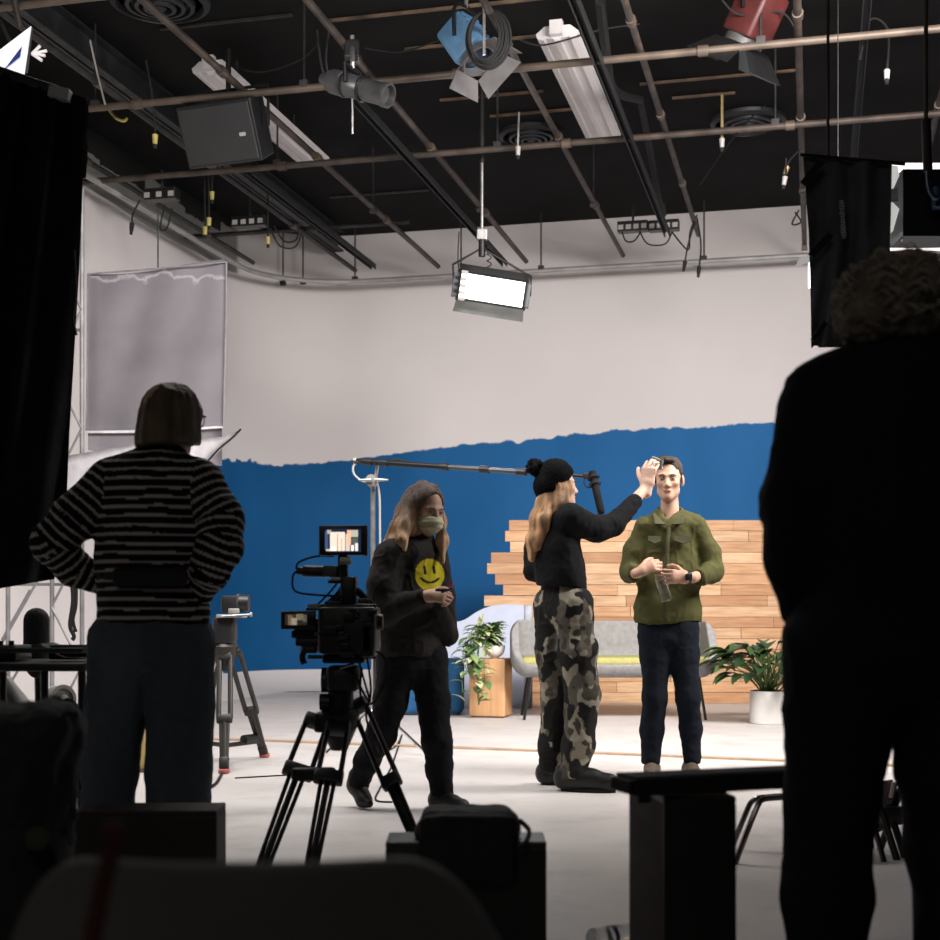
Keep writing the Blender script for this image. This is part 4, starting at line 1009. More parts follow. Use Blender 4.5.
# out of focus foreground chair back
mat('shell_grey', (.11,.11,.105), .5, var=.1, scale=3)
def shell_chair():
    Y = 1.32; t = thing('shell_chair', Vector((P(245,900,Y).x, Y+.25, 0)), 'blurred dark grey rounded chair back in the near foreground', 'chair'); cx = P(245,900,Y).x
    W = .272; V = []; Fc = []; nu, nv = 48, 20
    ztop = CH-248*Y/F
    for j in range(nv+1):
        v = j/nv
        for i in range(nu+1):
            u = -1+2*i/nu; au = abs(u); zt = ztop-.002*au-.17*max(0, (au-.5)/.5)**2.3
            z = zt-(zt-.43)*v; w = W*(1-.12*v**2)
            y = Y+.13*au**2.2+.03*(1-v)*-1+.05*v+(.22 if 0 else 0)
            V.append((cx+u*w, y, z))
    # seat
    k = nu+1
    for j in range(1, 13):
        v = j/12
        for i in range(nu+1):
            u = -1+2*i/nu; V.append((cx+u*W*.88*(1-.1*v), Y+.13*abs(u)**2.2*(1-v)+.05+.40*v, .43-.03*math.sin(min(1,v*1.2)*math.pi)*(1-abs(u)**2)+.03*abs(u)**3*(1-v)))
    for j in range(nv+12):
        for i in range(nu): Fc.append((j*k+i, j*k+i+1, (j+1)*k+i+1, (j+1)*k+i))
    o = mesh_obj('seat_shell', V, Fc, M['shell_grey'], t, True); m = o.modifiers.new('S', 'SOLIDIFY'); m.thickness = .012
    b = o.modifiers.new('B', 'BEVEL'); b.width = .003; b.segments = 2; b.limit_method = 'ANGLE'; b.angle_limit = 1.0
    for sx in (-1,1):
        for y in (.12,.40): MB().cyl((cx+sx*.13,Y+y,.40), (cx+sx*.2,Y+y+(.05 if y>.2 else -.05),0), .011).build('leg', 'black_metal', t, True)
shell_chair()
def red_strap():
    Y = 1.2; t = thing('red_strap', P(105,880,Y), 'blurred dark red strap hanging over the left end of the grey chair back', 'strap')
    MB().tube([P(114,826,Y),P(112,850,Y),P(104,880,Y),P(97,915,Y),P(92,960,Y),P(90,1200,Y),P(92,1690,Y)], .008, 8, 4, flat=(1,0,0)).build('webbing', 'red_dim', t, True)
    MB().rbox(P(114,834,Y), (.018,.008,.02), .003).build('buckle', 'red_dim', t, True)
mat('red_dim', (.05,.005,.005), .7)
red_strap()
# ================================================================ cart and pile at the left
def cart():
    Y = 5.0; x0, x1 = P(-40,660,Y).x, P(88,660,Y).x; cx = (x0+x1)/2; w = x1-x0; t = thing('equipment_cart', Vector((cx,Y+.2,0)), 'black equipment cart with a raised rim left of the jeans', 'cart')
    zt = .735; MB().rbox((cx,Y+.2,zt-.01), (w,.42,.03), .04).build('top_shelf', 'black_plastic', t, True)
    mb = MB(); r = .01; c = [(x0+.02,Y),(x1-.02,Y),(x1-.005,Y+.02),(x1-.005,Y+.38),(x1-.02,Y+.4),(x0+.02,Y+.4)]
    mb.tube([Vector((a,b,zt+.05)) for a,b in c], r, 8, 0); mb.build('rail', 'black_metal', t, True)
    MB().rbox((cx,Y+.2,.27), (w,.42,.03), .04).build('lower_shelf', 'black_plastic', t, True)
    for x in (x1-.03, P(42,660,Y).x-.0, x0+.03):
        for y in (Y+.03, Y+.37):
            if x == P(42,660,Y).x and y > Y+.1: continue
            MB().cyl((x,y,.1), (x,y,zt), .014).build('post', 'black_metal', t, True)
    for x in (x1-.03, x0+.03):
        for y in (Y+.03, Y+.37): MB().cyl((x-.012,y,.048), (x+.012,y,.048), .046, n=20).build('caster', 'caster_grey', t, True)
    return zt+.006, Y
mat('caster_grey', (.18,.18,.15), .6)
zc, Yc = cart()
def cart_items():
    c = P(43,655,Yc+.15); c.z = zc+.012
    t = thing('paper_sheet', c, 'pale sheet of paper curling on the cart', 'paper')
    V, Fc = grid_cloth(lambda u, v: Vector((P(30+48*u,650,Yc).x, Yc+.08+.22*v, zc+.01+.055*(1-u)**2+.004*math.sin(u*9))), 14, 6, .001)
    mesh_obj('sheet', V, Fc, M['paper_dim'], t, True)
    c = P(5,648,Yc+.2); c.z = zc; t = thing('control_box', c, 'small black box with knobs at the left end of the cart', 'equipment')
    MB().rbox(c+UP*.03, (.14,.2,.055), .01).build('case', 'black_metal', t, True)
    for k in range(3): MB().cyl(c+Vector((-.04+.04*k,-.05,.055)), c+Vector((-.04+.04*k,-.05,.075)), .01).build('knob', 'black_plastic', t, True)
    c = P(70,650,Yc+.18); c.z = zc; t = thing('tool_roll', c, 'black rolled cable bundle at the right end of the cart', 'cable')
    mb = MB(); 
    for k in range(4): mb.tube([c+Vector((.07*math.cos(a), .05*math.sin(a), .014+.012*k)) for a in [2*math.pi*i/14 for i in range(15)]], .009, 6, 2)
    mb.build('coil', 'black_rubber', t, True)
    c = Vector((P(68,760,Yc+.2).x, Yc+.2, .286)); t = thing('equipment_bag', c, 'black bag on the lower shelf of the cart', 'bag')
    s = Sdf(.01,.03); s.box(c+UP*.13, (.11,.13,.125), .05); s.build('bag_body', 'bag_black', t, disp=lambda V, Nn: .01*vnoise(V*12)); MB().tube([c+Vector((-.06,0,.25)), c+Vector((0,0,.31)), c+Vector((.06,0,.25))], .008, 6, 5).build('handle', 'strap_black', t, True)
mat('paper_dim', (.16,.165,.15), .7)
cart_items()
def small_chair():
    Y = 6.05; cx = P(36.5,640,Y).x; t = thing('office_chair', Vector((cx,Y,0)), 'chair with a tall rounded black back rising behind the cart', 'chair')
    s = Sdf(.008,.02); s.cone((cx,Y,.76),(cx,Y,.88),.058,.058,side=(0,1,0),ratio=.5); s.ell((cx,Y,.72),(.056,.03,.09)); s.build('backrest', 'bag_black', t)
    MB().rbox((cx,Y-.2,.45), (.38,.38,.07), .05).build('seat', 'bag_black', t, True); MB().tube([(cx,Y-.05,.43),(cx,Y+.04,.46),(cx,Y+.03,.72)], .02, 8, 3).build('back_stem', 'black_metal', t, True)
    for sx in (-1,1):
        for sy in (-.35,-.05): MB().cyl((cx+sx*.14,Y+sy,.42),(cx+sx*.18,Y+sy,0), .012).build('leg', 'black_metal', t, True)
small_chair()
def reel():
    Y = 6.4; c = P(64,699,Y); t = thing('cable_reel', Vector((c.x,c.y,0)), 'round grey reel with a pale hub under the cart top', 'reel')
    ax = nrm((.75,-.65,.1))
    MB().lathe([(.062,-.02),(.066,-.015),(.066,.0),(.05,.0),(.048,-.012),(.02,-.012),(.02,.005),(.012,.008)], c, ax, 28).build('front_disc', 'reel_grey', t, True)
    MB().lathe([(.03,-.06),(.03,-.02)], c, ax, 20).build('drum', 'strut_grey', t, True); MB().lathe([(.064,-.07),(.066,-.065),(.064,-.06)], c, ax, 28).build('rear_disc', 'chalk_white', t, True)
    MB().tube([Vector((c.x-.02,c.y+.03,c.z)), Vector((c.x-.02,c.y+.05,.3)), Vector((c.x-.02,c.y+.05,0))], .014, 8, 2).build('stand', 'black_metal', t, True)
mat('reel_grey', (.22,.22,.2), .6)
reel()
def silver_tube():
    Y = 5.6; a = P(3,678,Y); b = P(20,712,Y); t = thing('silver_lamp_head', a, 'silver metal cone reflector leaning under the cart at the left edge', 'reflector')
    d = nrm(b-a); MB().lathe([(.022,0),(.03,.01),(.034,.04),(.06,(b-a).length),(.056,(b-a).length),(.03,.04)], a, d, 20, closed=False).build('reflector', 'silver_matt', t, True); MB().cyl(a-d*.03, a+d*.01, .02).build('socket', 'pipe_dark', t, True)
    MB().cyl(b, Vector((b.x,b.y+.02,0)), .01).build('stand', 'pipe_dark', t)
mat('silver_matt', (.35,.34,.33), .4, .3)
silver_tube()
def jacket_pile():
    Y = 2.75; t = thing('jacket_pile', Vector((P(20,940,Y).x, Y, 0)), 'heap of black jackets thrown over a chair at the lower left', 'jacket')
    s = Sdf(.009, .05)
    s.ell(P(18,745,Y), (.115,.15,.085)); s.ell(P(-30,760,Y), (.14,.15,.10)); s.ell(P(50,728,Y-.02), (.05,.1,.035)); s.ell(P(62,724,Y), (.022,.08,.022))
    s.chain([P(66,722,Y), P(60,760,Y), P(52,800,Y), P(44,850,Y)], [.016,.022,.03,.05]); s.ell(P(15,820,Y-.05), (.09,.13,.14)); s.ell(P(20,900,Y-.08), (.09,.12,.16)); s.ell(P(-40,860,Y), (.14,.14,.2))
    s.ell(P(30,1000,Y), (.10,.14,.2)); s.ell(P(-30,1040,Y), (.14,.14,.2)); s.clip((0,0,.02), (0,0,-1))
    s.build('jackets', 'jacket_black', t, disp=lambda V, Nn: .012*vnoise(V*np.array([22,14,9]))+.005*vnoise(V*45, 2))
    MB().tube([P(48,704,Y),P(52,697,Y),P(60,699,Y),P(66,708,Y)], .0045, 6, 4).build('loose_strap', 'strap_brown', t, True)
    MB().tube([P(60,720,Y-.08),P(66,714,Y-.08),P(74,712,Y-.06),P(77,716,Y-.04)], .005, 6, 4).build('sleeve_cord', 'strap_black', t, True)
    mb = MB(); mb.cyl(P(37,838,Y-.17), P(37,838,Y-.19), .022, n=20); mb.build('lens_disc', 'lens_glint', t, True)  # camera-like lens; its greenish reflection is painted into the disc colour
mat('jacket_black', (.008,.008,.0085), .8, bump=.4, bscale=30); mat('strap_brown', (.12,.06,.03), .7); mat('lens_glint', (.05,.055,.04), .2)
jacket_pile()
# ================================================================ cameras, tripods, boom
mat('tripod_grey', (.032,.031,.026), .45, .3, var=.2); mat('red_rubber', (.42,.10,.09), .6); mat('camera_dark', (.010,.010,.011), .5, var=.3, bump=.05, bscale=80)
mat('camera_edge', (.40,.39,.36), .4, .4); mat('warm_grey', (.07,.06,.05), .5)
def screen_pic_mat(name, k):
    m = bpy.data.materials.new(name); m.use_nodes = True; N, L = nodes_of(m); b = N['Principled BSDF']; b.inputs['Base Color'].default_value = (.01,.01,.01,1)
    a = N.new('ShaderNodeAttribute'); a.attribute_name = 'Col'; nz = N.new('ShaderNodeTexNoise'); nz.inputs['Scale'].default_value = 90
    mx = N.new('ShaderNodeMix'); mx.data_type = 'RGBA'; mx.blend_type = 'MULTIPLY'; mx.inputs[0].default_value = .5; L.new(a.outputs['Color'], mx.inputs[6]); L.new(nz.outputs['Fac'], mx.inputs[7])
    L.new(mx.outputs[2], b.inputs['Emission Color']); b.inputs['Emission Strength'].default_value = k; M[name] = m
screen_pic_mat('screen_picture', 1.5)
def leg(t, A, B, spread, r, m, foot_m, mid=.45, side=None):
    A, B = Vector(A), Vector(B); d = (B-A).normalized(); s = side or d.cross(Vector((0,1,0))).normalized(); s = nrm(s)
    Mx = A.lerp(B, mid); mb = MB()
    for k in (-1, 1): mb.cyl(A+s*k*spread*.5, Mx+s*k*spread*.55, r)
    mb.cyl(Mx, B-d*.03, r*1.15); 
    for k in (-1, 1): mb.cyl(Mx+s*k*spread*.33, B-d*.06+s*k*spread*.22, r*.8)
    lo = mb.build('leg', m, t, True)
    f = s.cross(d)
    MB().rbox(Mx, (spread*1.45, .035, .05), .01, (s, f, d)).build('clamp', 'black_plastic', lo, True)
    MB().rbox(A, (spread*1.25, .04, .05), .01, (s, f, d)).build('hinge', 'black_plastic', lo, True)
    MB().rbox(B-d*.05, (spread*.9, .04, .07), .012, (s, f, d)).build('foot_joint', 'black_plastic', lo, True)
    MB().rbox((B.x,B.y,.014), (.06,.07,.026), .02).build('rubber_foot', foot_m, lo, True)
    return Mx
def tripod_a():
    Y = 5.0; t = thing('tripod', Vector((P(342,700,Y).x, Y, 0)), 'black twin tube tripod under the large camera rig', 'tripod')
    f = [fl(251,898), fl(304,905), fl(440,896)]
    a = [P(317,722,5.0), P(338,728,4.93), P(359,706,5.06)]
    ms = [leg(t, a[i], f[i], (.075,.07,.05)[i], .0095, 'black_metal', 'black_rubber', (.30,.30,.42)[i]) for i in range(3)]
    c = P(339,722,Y)
    MB().lathe([(.03,-.10),(.06,-.03),(.072,.0),(.075,.03),(.06,.045)], c, UP, 24).build('bowl', 'black_metal', t, True)
    MB().rbox(P(327,722,Y), (.09,.09,.07), .02).build('crown_block', 'black_plastic', t, True)
    MB().rbox(P(355,722,Y), (.04,.05,.018), .005).build('level_lock', 'black_plastic', t, True)
    MB().rbox((ms[0]+ms[1])/2, (.15,.05,.045), .015).build('mid_spreader', 'black_plastic', t, True)
    MB().cyl(P(339,716,Y), P(341,690,Y), .052, .045, 20).build('head_base', 'black_metal', t, True)
    MB().rbox(P(344,678,Y), (.12,.14,.09), .03).build('fluid_head', 'camera_dark', t, True)
    MB().cyl(P(322,680,Y), P(332,680,Y), .045, .045, 20).build('drag_knob', 'black_plastic', t, True)
    MB().cyl(P(320,702,Y-.02), P(330,702,Y-.02), .03, .03, 18).build('pan_knob', 'black_plastic', t, True)
    MB().rbox(P(346,658,Y), (.15,.22,.03), .01).build('sliding_plate', 'black_metal', t, True)
    MB().cyl(P(340,668,4.93)-Vector((0,0,0)), P(354,664,4.93), .006).build('plate_lever', 'camera_edge', t, True)
tripod_a()
def camera_a():
    Y = 5.0; t = thing('cinema_camera', P(346,654,Y), 'large black video camera rig with lit monitor on the tripod beside the masked person', 'camera')
    MB().rbox(P(350,630,Y), (.20,.30,.165), .02).build('body', 'camera_dark', t, True)
    MB().rbox(P(369,638,Y-.05), (.05,.2,.13), .012).build('battery', 'black_plastic', t, True)
    mb = MB(); 
    for (x0,x1,y0,y1) in ((295,330,618,630),(293,330,630,638),(297,330,638,646),(302,318,646,653)): mb.rbox((P((x0+x1)/2,(y0+y1)/2,Y+.05)), ((x1-x0)*Y/F, .12, (y1-y0)*Y/F), .008)
    mb.build('lens_controls', 'camera_dark', t, True)
    MB().lathe([(.05,0),(.055,.02),(.055,.1),(.07,.12),(.075,.2),(.07,.2),(.05,.15),(.01,.14)], P(340,634,Y+.15), (-.15,1,0), 24).build('lens', 'black_plastic', t, True)
    rr = random.Random(12)
    for k in range(16):
        x = rr.uniform(312,376); y = rr.uniform(606,656); MB().rbox(P(x,y,Y-.15), (rr.uniform(.02,.05), rr.uniform(.02,.05), rr.uniform(.008,.03)), .003).build('fitting', rr.choice(('camera_dark','black_metal','black_plastic')), t, True)
    for y in (606,657): MB().cyl(P(308,y,Y-.06), P(376,y,Y-.06), .0075).build('support_rod', 'black_metal', t, True)
    MB().rbox(P(334,604,Y), (.06,.08,.02), .005).build('top_bracket', 'black_metal', t, True); MB().rbox(P(364,603,Y), (.04,.06,.03), .005).build('top_bracket', 'camera_dark', t, True)
    MB().tube([P(306,648,Y-.05),P(302,656,Y-.05),P(304,664,Y-.05)], .012, 8, 3).build('front_handle', 'black_plastic', t, True)
    MB().cyl(P(378,622,Y-.05), P(383,622,Y-.05), .03, .028).build('rear_knob', 'black_plastic', t, True)
    # flip out screen
    c = P(298.5,620,Y-.06); X = nrm((.99,-.1,.02)); f = nrm((-.1,-.99,0)); U = X.cross(f)*-1
    fs = MB().rbox(c, (.125,.014,.064), .004, (X,f,UP)).build('flip_screen', 'black_plastic', t, True)
    mb = MB(); r = random.Random(2)
    def px(x0,x1,y0,y1,col): p = P(x0,y0,Y-.0701); q = P(x1,y1,Y-.0701); mb.add([(p.x,p.y,q.z),(q.x,p.y,q.z),(q.x,p.y,p.z),(p.x,p.y,p.z)], [(0,1,2,3)], col)
    px(285,310,614,625,(.02,.017,.012)); px(288,293,615,625,(.16,.12,.07)); px(291,297,618,625,(.35,.28,.2)); px(296,303,614,620,(.2,.16,.1)); px(303,308,615,622,(.22,.2,.17)); mb.build('screen_image', 'screen_picture', fs, attrs=True)
    MB().rbox(P(324,622,Y-.12), (.03,.005,.005), .001).build('marking', 'camera_edge', t)
    # top handle, viewfinder and brackets
    MB().tube([P(330,606,Y), P(338,598,Y), P(344,590,Y), P(356,590,Y), P(366,600,Y), P(374,606,Y)], .013, 8, 3).build('top_handle', 'black_metal', t, True)
    MB().rbox(P(349,592,Y), (.055,.10,.11), .01).build('receiver_box', 'camera_dark', t, True)
    MB().rbox(P(344,580,Y), (.09,.08,.016), .004).build('top_plate', 'camera_edge', t, True)
    MB().rbox(P(343,582,Y), (.10,.09,.012), .004).build('lower_plate', 'black_metal', t, True)
    MB().cyl(P(297,571,Y), P(325,571,Y), .014, .019, 18).build('microphone', 'black_plastic', t, True)
    MB().cyl(P(303,571,Y), P(324,571.5,Y), .0205, .0205, 18).build('microphone_body', 'camera_dark', t, True)
    MB().rbox(P(331,571.5,Y), (.05,.06,.04), .006).build('viewfinder', 'warm_grey', t, True)
    MB().rbox(P(343,568,Y), (.035,.05,.09), .008).build('arm', 'camera_dark', t, True)
    MB().cyl(P(345,556,Y), P(343,570,Y), .012).build('monitor_post', 'black_metal', t, True)
    MB().cyl(P(340,561,Y-.04), P(351,561,Y-.04), .014).build('tilt_knob', 'camera_edge', t, True)
    c = P(343.5,540.5,Y-.02); X = nrm((1,.06,.01)); f = Vector((0,1,0))
    mo = MB().rbox(c, (.172,.03,.106), .006, (X,f,UP)).build('monitor', 'black_plastic', t, True)
    MB().rbox(P(366,541,Y-.02), (.012,.05,.11), .004).build('sun_hood', 'black_plastic', t, True)
    mb = MB()
    def px(x0,x1,y0,y1,col): p = P(x0,y0,Y-.0385); q = P(x1,y1,Y-.0385); mb.add([(p.x,p.y,q.z),(q.x,p.y,q.z),(q.x,p.y,p.z),(p.x,p.y,p.z)], [(0,1,2,3)], col)
    def dot(x0,x1,y0,y1,col): p = P(x0,y0,Y-.0392); q = P(x1,y1,Y-.0392); mb.add([(p.x,p.y,q.z),(q.x,p.y,q.z),(q.x,p.y,p.z),(p.x,p.y,p.z)], [(0,1,2,3)], col)
    px(324,361,529,552,(.01,.02,.05)); dot(325,328,531,550,(.05,.1,.2)); dot(330,345,532,551,(.95,.8,.65)); dot(345.6,350,534,551,(.75,.62,.5)); dot(347,351,530,545,(.9,.5,.3)); dot(331,336,547,551,(1,1,1)); dot(351,358,530,537,(.55,.5,.4)); dot(352,358,538,544,(.1,.12,.1)); dot(351,354,545,551,(1,.95,.9)); dot(355,358,543,551,(.9,.85,.75)); dot(327,331,530,534,(.5,.45,.4)); dot(337,338,534,551,(.35,.2,.12)); dot(341,342,538,551,(.5,.35,.25)); dot(326,330,549,551,(.7,.6,.5))
    mb.build('screen_image', 'screen_picture', mo, attrs=True)
    for pts in ([(297,571,Y),(293,576,Y),(293,588,Y-.02),(300,593,Y-.03),(318,595,Y-.02),(334,596,Y)], [(296,569,Y),(298,563,Y),(306,559,Y),(318,556,Y),(334,556,Y)], [(338,582,Y),(330,592,Y),(318,604,Y),(310,610,Y)], [(342,586,Y),(334,596,Y),(320,608,Y)],
                [(362,655,4.9),(378,652,4.9),(387,665,4.9),(384,685,4.9),(374,702,4.9),(364,703,4.9),(360,690,4.9),(362,668,4.9)], [(358,658,4.9),(364,680,4.9),(370,702,4.9),(362,690,4.9),(354,670,4.9)], [(366,650,4.9),(371,690,4.9),(366,715,4.9),(372,735,4.9),(379,752,5)]):
        MB().tube([P(*p) for p in pts], .004, 6, 4).build('cable', 'black_rubber', t, True)
camera_a()
def tripod_b():
    Y = 8.2; t = thing('tripod', Vector((P(226,700,Y).x, Y, 0)), 'grey tripod with red feet standing behind the striped sweater', 'tripod')
    f = [Vector((P(268,757,8.9).x,8.75,.01)), Vector((P(224,774,7.9).x,7.9,.01)), Vector((P(188,757,8.6).x,8.7,.01))]
    a = [P(234,652,Y), P(225,656,Y-.05), P(216,652,Y)]
    for i in range(3): leg(t, a[i], f[i], .062, .015, 'tripod_grey', 'red_rubber', .55)
    mid = [a[i].lerp(f[i], .85) for i in range(3)]; c = (mid[0]+mid[1]+mid[2])/3
    for m_ in mid: MB().cyl(c, m_, .014).build('spreader_arm', 'black_metal', t)
    MB().cyl(mid[0].lerp(c,.15)+UP*.02, mid[0].lerp(c,.5)+UP*.02, .03).build('cable_wrap', 'black_plastic', t, True)
    MB().lathe([(.04,-.12),(.07,-.03),(.08,.02),(.06,.05)], P(225,650,Y), UP, 22).build('bowl', 'tripod_grey', t, True)
    MB().rbox(P(225,630.5,Y), (.13,.15,.155), .03).build('fluid_head', 'camera_dark', t, True)
    MB().rbox(P(232,616,Y), (.15,.2,.02), .006).build('plate', 'camera_edge', t, True)
    c = thing('video_camera', P(234,615,Y), 'small black video camera on the tripod behind the striped sweater', 'camera')
    MB().rbox(P(231,604,Y), (.10,.12,.10), .015).build('body', 'camera_dark', c, True)
    MB().cyl(P(236,603,Y), P(249,603,Y), .052, .05, 20).build('lens', 'black_plastic', c, True); MB().cyl(P(237.5,603,Y), P(239.5,603,Y), .0535, .0535, 20).build('lens_ring', 'warm_grey', c, True)
    MB().cyl(P(222,616.5,Y-.1), P(250,614.5,Y-.1), .007).build('rod', 'steel', c, True); MB().cyl(P(250,614.5,Y-.1), P(252,614.5,Y-.1), .014).build('rod_end', 'outlet_white', c, True)
    MB().rbox(P(234,611,Y-.05), (.06,.05,.03), .006).build('base_plate', 'camera_edge', c, True)
tripod_b()
def boom():
    Y = 9.0; bx = P(375,700,Y).x; t = thing('light_stand', Vector((bx,Y,0)), 'silver stand with a grip head behind the large camera rig, holding the boom pole', 'stand')
    MB().cyl((bx,Y,.22), (bx,Y,1.15), .024).build('lower_column', 'chrome', t, True); MB().cyl((bx-.012,Y,1.1), (bx-.012,Y,P(374,480,Y).z), .016).build('upper_column', 'steel', t, True)
    MB().cyl((bx,Y,1.10), (bx,Y,1.18), .032).build('collar', 'steel', t, True); MB().cyl((bx-.02,Y-.03,.9), (bx-.09,Y-.05,.9), .012).build('knob', 'steel', t, True)
    for a in (-25, 100, 215):
        a = math.radians(a); d = Vector((math.cos(a), math.sin(a)*.9, 0))
        MB().tube([(bx,Y,.28), Vector((bx,Y,.26))+d*.06, Vector((bx,Y,.02))+d*.36], .011, 8, 2).build('leg', 'chrome', t, True)
    h = P(375,481,Y)
    MB().cyl(h+Vector((-.02,-.06,0)), h+Vector((-.02,.06,0)), .038, n=18).build('grip_head', 'grip_silver', t, True)
    MB().cyl(h+Vector((0,-.08,0)), h+Vector((.09,-.08,.0)), .014, .006).build('wing_knob', 'steel', t, True); MB().cyl(h+Vector((-.02,-.08,0)), h+Vector((-.10,-.08,.0)), .014, .006).build('wing_knob', 'steel', t, True)
    MB().cyl(h, P(378,463,Y-.03), .012).build('arm_post', 'steel', t, True)
    t = thing('boom_pole', P(378,462,Y), 'long black boom pole reaching from the silver stand behind the black pompom beanie', 'boom pole')
    e = P(598,477,8.3); a = P(357,461,Y); m1 = a.lerp(e,.38); m2 = a.lerp(e,.7)
    MB().cyl(a, m1, .018).build('rear_section', 'black_metal', t, True); MB().cyl(m1, m2, .015).build('middle_section', 'boom_highlight', t, True); MB().cyl(m2, e, .012).build('front_section', 'black_metal', t, True)  # grey middle stretch paints in the highlight along the black pole
    for k in (.05,.12,.38,.55,.7): p = a.lerp(e,k); d = (e-a).normalized(); MB().cyl(p-d*.03, p+d*.03, .023).build('lock_ring', 'black_plastic', t, True)
    MB().cyl(a-(e-a).normalized()*.02, a, .02).build('end_cap', 'outlet_white', t, True)
    MB().tube([P(358,462,Y-.02),P(353.5,466,Y-.02),P(354,474,Y-.02),P(362,481,Y-.02),P(370,483,Y-.02),P(378.5,488,Y-.03),P(380,540,Y-.03),P(380,700,Y-.03),P(378,748,Y-.1)], .007, 6, 5).build('white_cord', 'outlet_white', t, True)
    mb = MB(); mb.tube([P(352+8*k,461+2*math.sin(k*2),Y-.03) for k in range(8)], .006, 6, 4); mb.build('cord_wrap', 'black_rubber', t, True)
    t = thing('shotgun_microphone', P(594,478,8.28), 'black shotgun microphone hanging at the end of the boom pole beside the raised arm', 'microphone')
    a = P(592,472,8.28); b = P(601,511,8.2); d = (b-a).normalized()
    MB().cyl(a, b, .024, .022, 18).build('windscreen', 'black_cloth', t, True); MB().lathe([(.023,0),(.018,.015),(.004,.02)], b, d, 16).build('tip', 'black_cloth', t, True)
    for k in (.15,.32): p = a.lerp(b,k); MB().lathe([(.036,-.006),(.040,0),(.036,.006),(.032,0)], p, d, 18, closed=False).build('shock_ring', 'black_plastic', t, True)
    MB().rbox(P(589,476,8.28), (.07,.03,.04), .01).build('mount', 'black_plastic', t, True); MB().tube([P(588,474,8.26),P(584,482,8.26),P(588,488,8.26),P(593,484,8.26)], .004, 6, 4).build('cable', 'black_rubber', t, True)
mat('boom_highlight', (.08,.08,.08), .35, .4); mat('grip_silver', (.33,.32,.31), .4, .4)
boom()
def floor_cable(pts, lab, r=.006):
    q = [fl(*p, z=r) for p in pts]; t = thing('floor_cable', q[0], lab, 'cable'); MB().tube(q, r, 6, 6).build('cord', 'black_rubber', t, True)
floor_cable([(222,773),(216,783),(205,790),(190,797),(170,806)], 'black cable running from the red tripod foot past the hem of the jeans', .008)
floor_cable([(235,778),(270,776),(300,774),(330,768)], 'thin dark cable lying flat on the floor between the two tripods', .004)
floor_cable([(386,752),(397,745),(402,735),(392,765),(380,788),(376,800),(392,802)], 'thin cable looping on the floor beneath the silver stand', .005)
def plank():
    t = thing('timber_plank', fl(137,772), 'tan timber plank standing on the floor seen between the legs of the blue jeans', 'plank')
    MB().box(P(137,738,8.0), (.10,.04,.40), (nrm((1,0,.05)),Vector((0,1,0)),nrm((-.05,0,1)))).build('board', 'tape_yellow', t, bevel=.004)
    MB().box(P(138,712,7.96), (.06,.02,.03)).build('tape', 'outlet_white', t); MB().box(Vector((P(137,770,8.0).x,8.0,.012)), (.14,.12,.022)).build('foot', 'wood_batten', t)
mat('tape_yellow', (.45,.33,.12), .6)
plank()
# ================================================================ people
attr_mat('skin', .55, bump=.05, sss=.05); attr_mat('hair_mat', .55, bump=.6, bscale=120, spec=.5); attr_mat('cloth', .9, bump=.12, bscale=130, spec=.15); attr_mat('leather', .5, bump=.2, bscale=60)
def tune(mn, st):
    N, L = nodes_of(M[mn]); [n for n in N if n.bl_idname == 'ShaderNodeMapping'][0].inputs['Scale'].default_value = st
tune('hair_mat', (3,3,.35))
def curly_mat(): attr_mat('curly_hair', .8, bump=1.0, bscale=55)
curly_mat()
SK = (.54,.32,.225)
def head(S, c, f, u=UP, k=1.0, nose=1.0):
    s, f, u = basis(f, u); c = Vector(c); fr = (s, f, u)
    def q(a, b, d): return c+s*(a*k)+f*(b*k)+u*(d*k)
    E = lambda p, r, **kw: S.ell(p, [x*k for x in r], fr, **kw)
    E(q(0,-.012,.036), (.074,.094,.084), k=.02)
    E(q(0,.024,-.026), (.058,.070,.082), k=.03)
    S.cone(q(-.036,.018,-.066), q(-.004,.066,-.096), .024*k, .021*k, k=.03); S.cone(q(.036,.018,-.066), q(.004,.066,-.096), .024*k, .021*k, k=.03)
    for sg in (-1, 1):
        E(q(sg*.040,.060,-.022), (.022,.022,.018), k=.02)
        S.cone(q(sg*.012,.084,.022), q(sg*.044,.070,.022), .011*k, .009*k, k=.012)
        E(q(sg*.031,.094,.002), (.017,.014,.012), op='sub', k=.012)
        E(q(sg*.031,.076,.001), (.015,.014,.013), k=.004)
        E(q(sg*.079,-.010,-.006), (.010,.019,.033), k=.008)
    S.cone(q(0,.086,.008), q(0,.106,-.034), .0085*k, .0125*k, k=.010); 
    for sg in (-1, 1): E(q(sg*.012,.096,-.037), (.009,.010,.008), k=.008)
    E(q(0,.088,-.062), (.024,.010,.0055), k=.006); E(q(0,.086,-.072), (.021,.010,.006), k=.006); E(q(0,.094,-.067), (.022,.006,.0018), op='sub', k=.003)
    return q
def face_parts(root, q, s, eye=(.05,.04,.03), brow=(.09,.06,.04), lip=(.42,.19,.15), k=1.0):
    for sg in (-1, 1):
        e = MB().sph(q(sg*.031,.0792,.001), .0105*k, 8).build('eye', 'eye_white', root, True)
        MB().sph(q(sg*.031,.0872,.001), .0045*k, 6).build('iris', 'eye_dark', e, True)
        MB().tube([q(sg*.014,.0965,.020), q(sg*.030,.094,.026), q(sg*.047,.082,.021)], .0028*k, 6, 3).build('eyebrow', 'brow_dark', root, True)
        MB().tube([q(sg*.017,.091,.006), q(sg*.031,.0935,.0105), q(sg*.044,.085,.006)], .0016*k, 6, 3).build('eyelashes', 'brow_dark', root, True)
    MB().tube([q(-.021,.0935,-.067), q(0,.0995,-.0655), q(.021,.0935,-.067)], .0026*k, 6, 4).build('lips', 'lip_red', root, True)
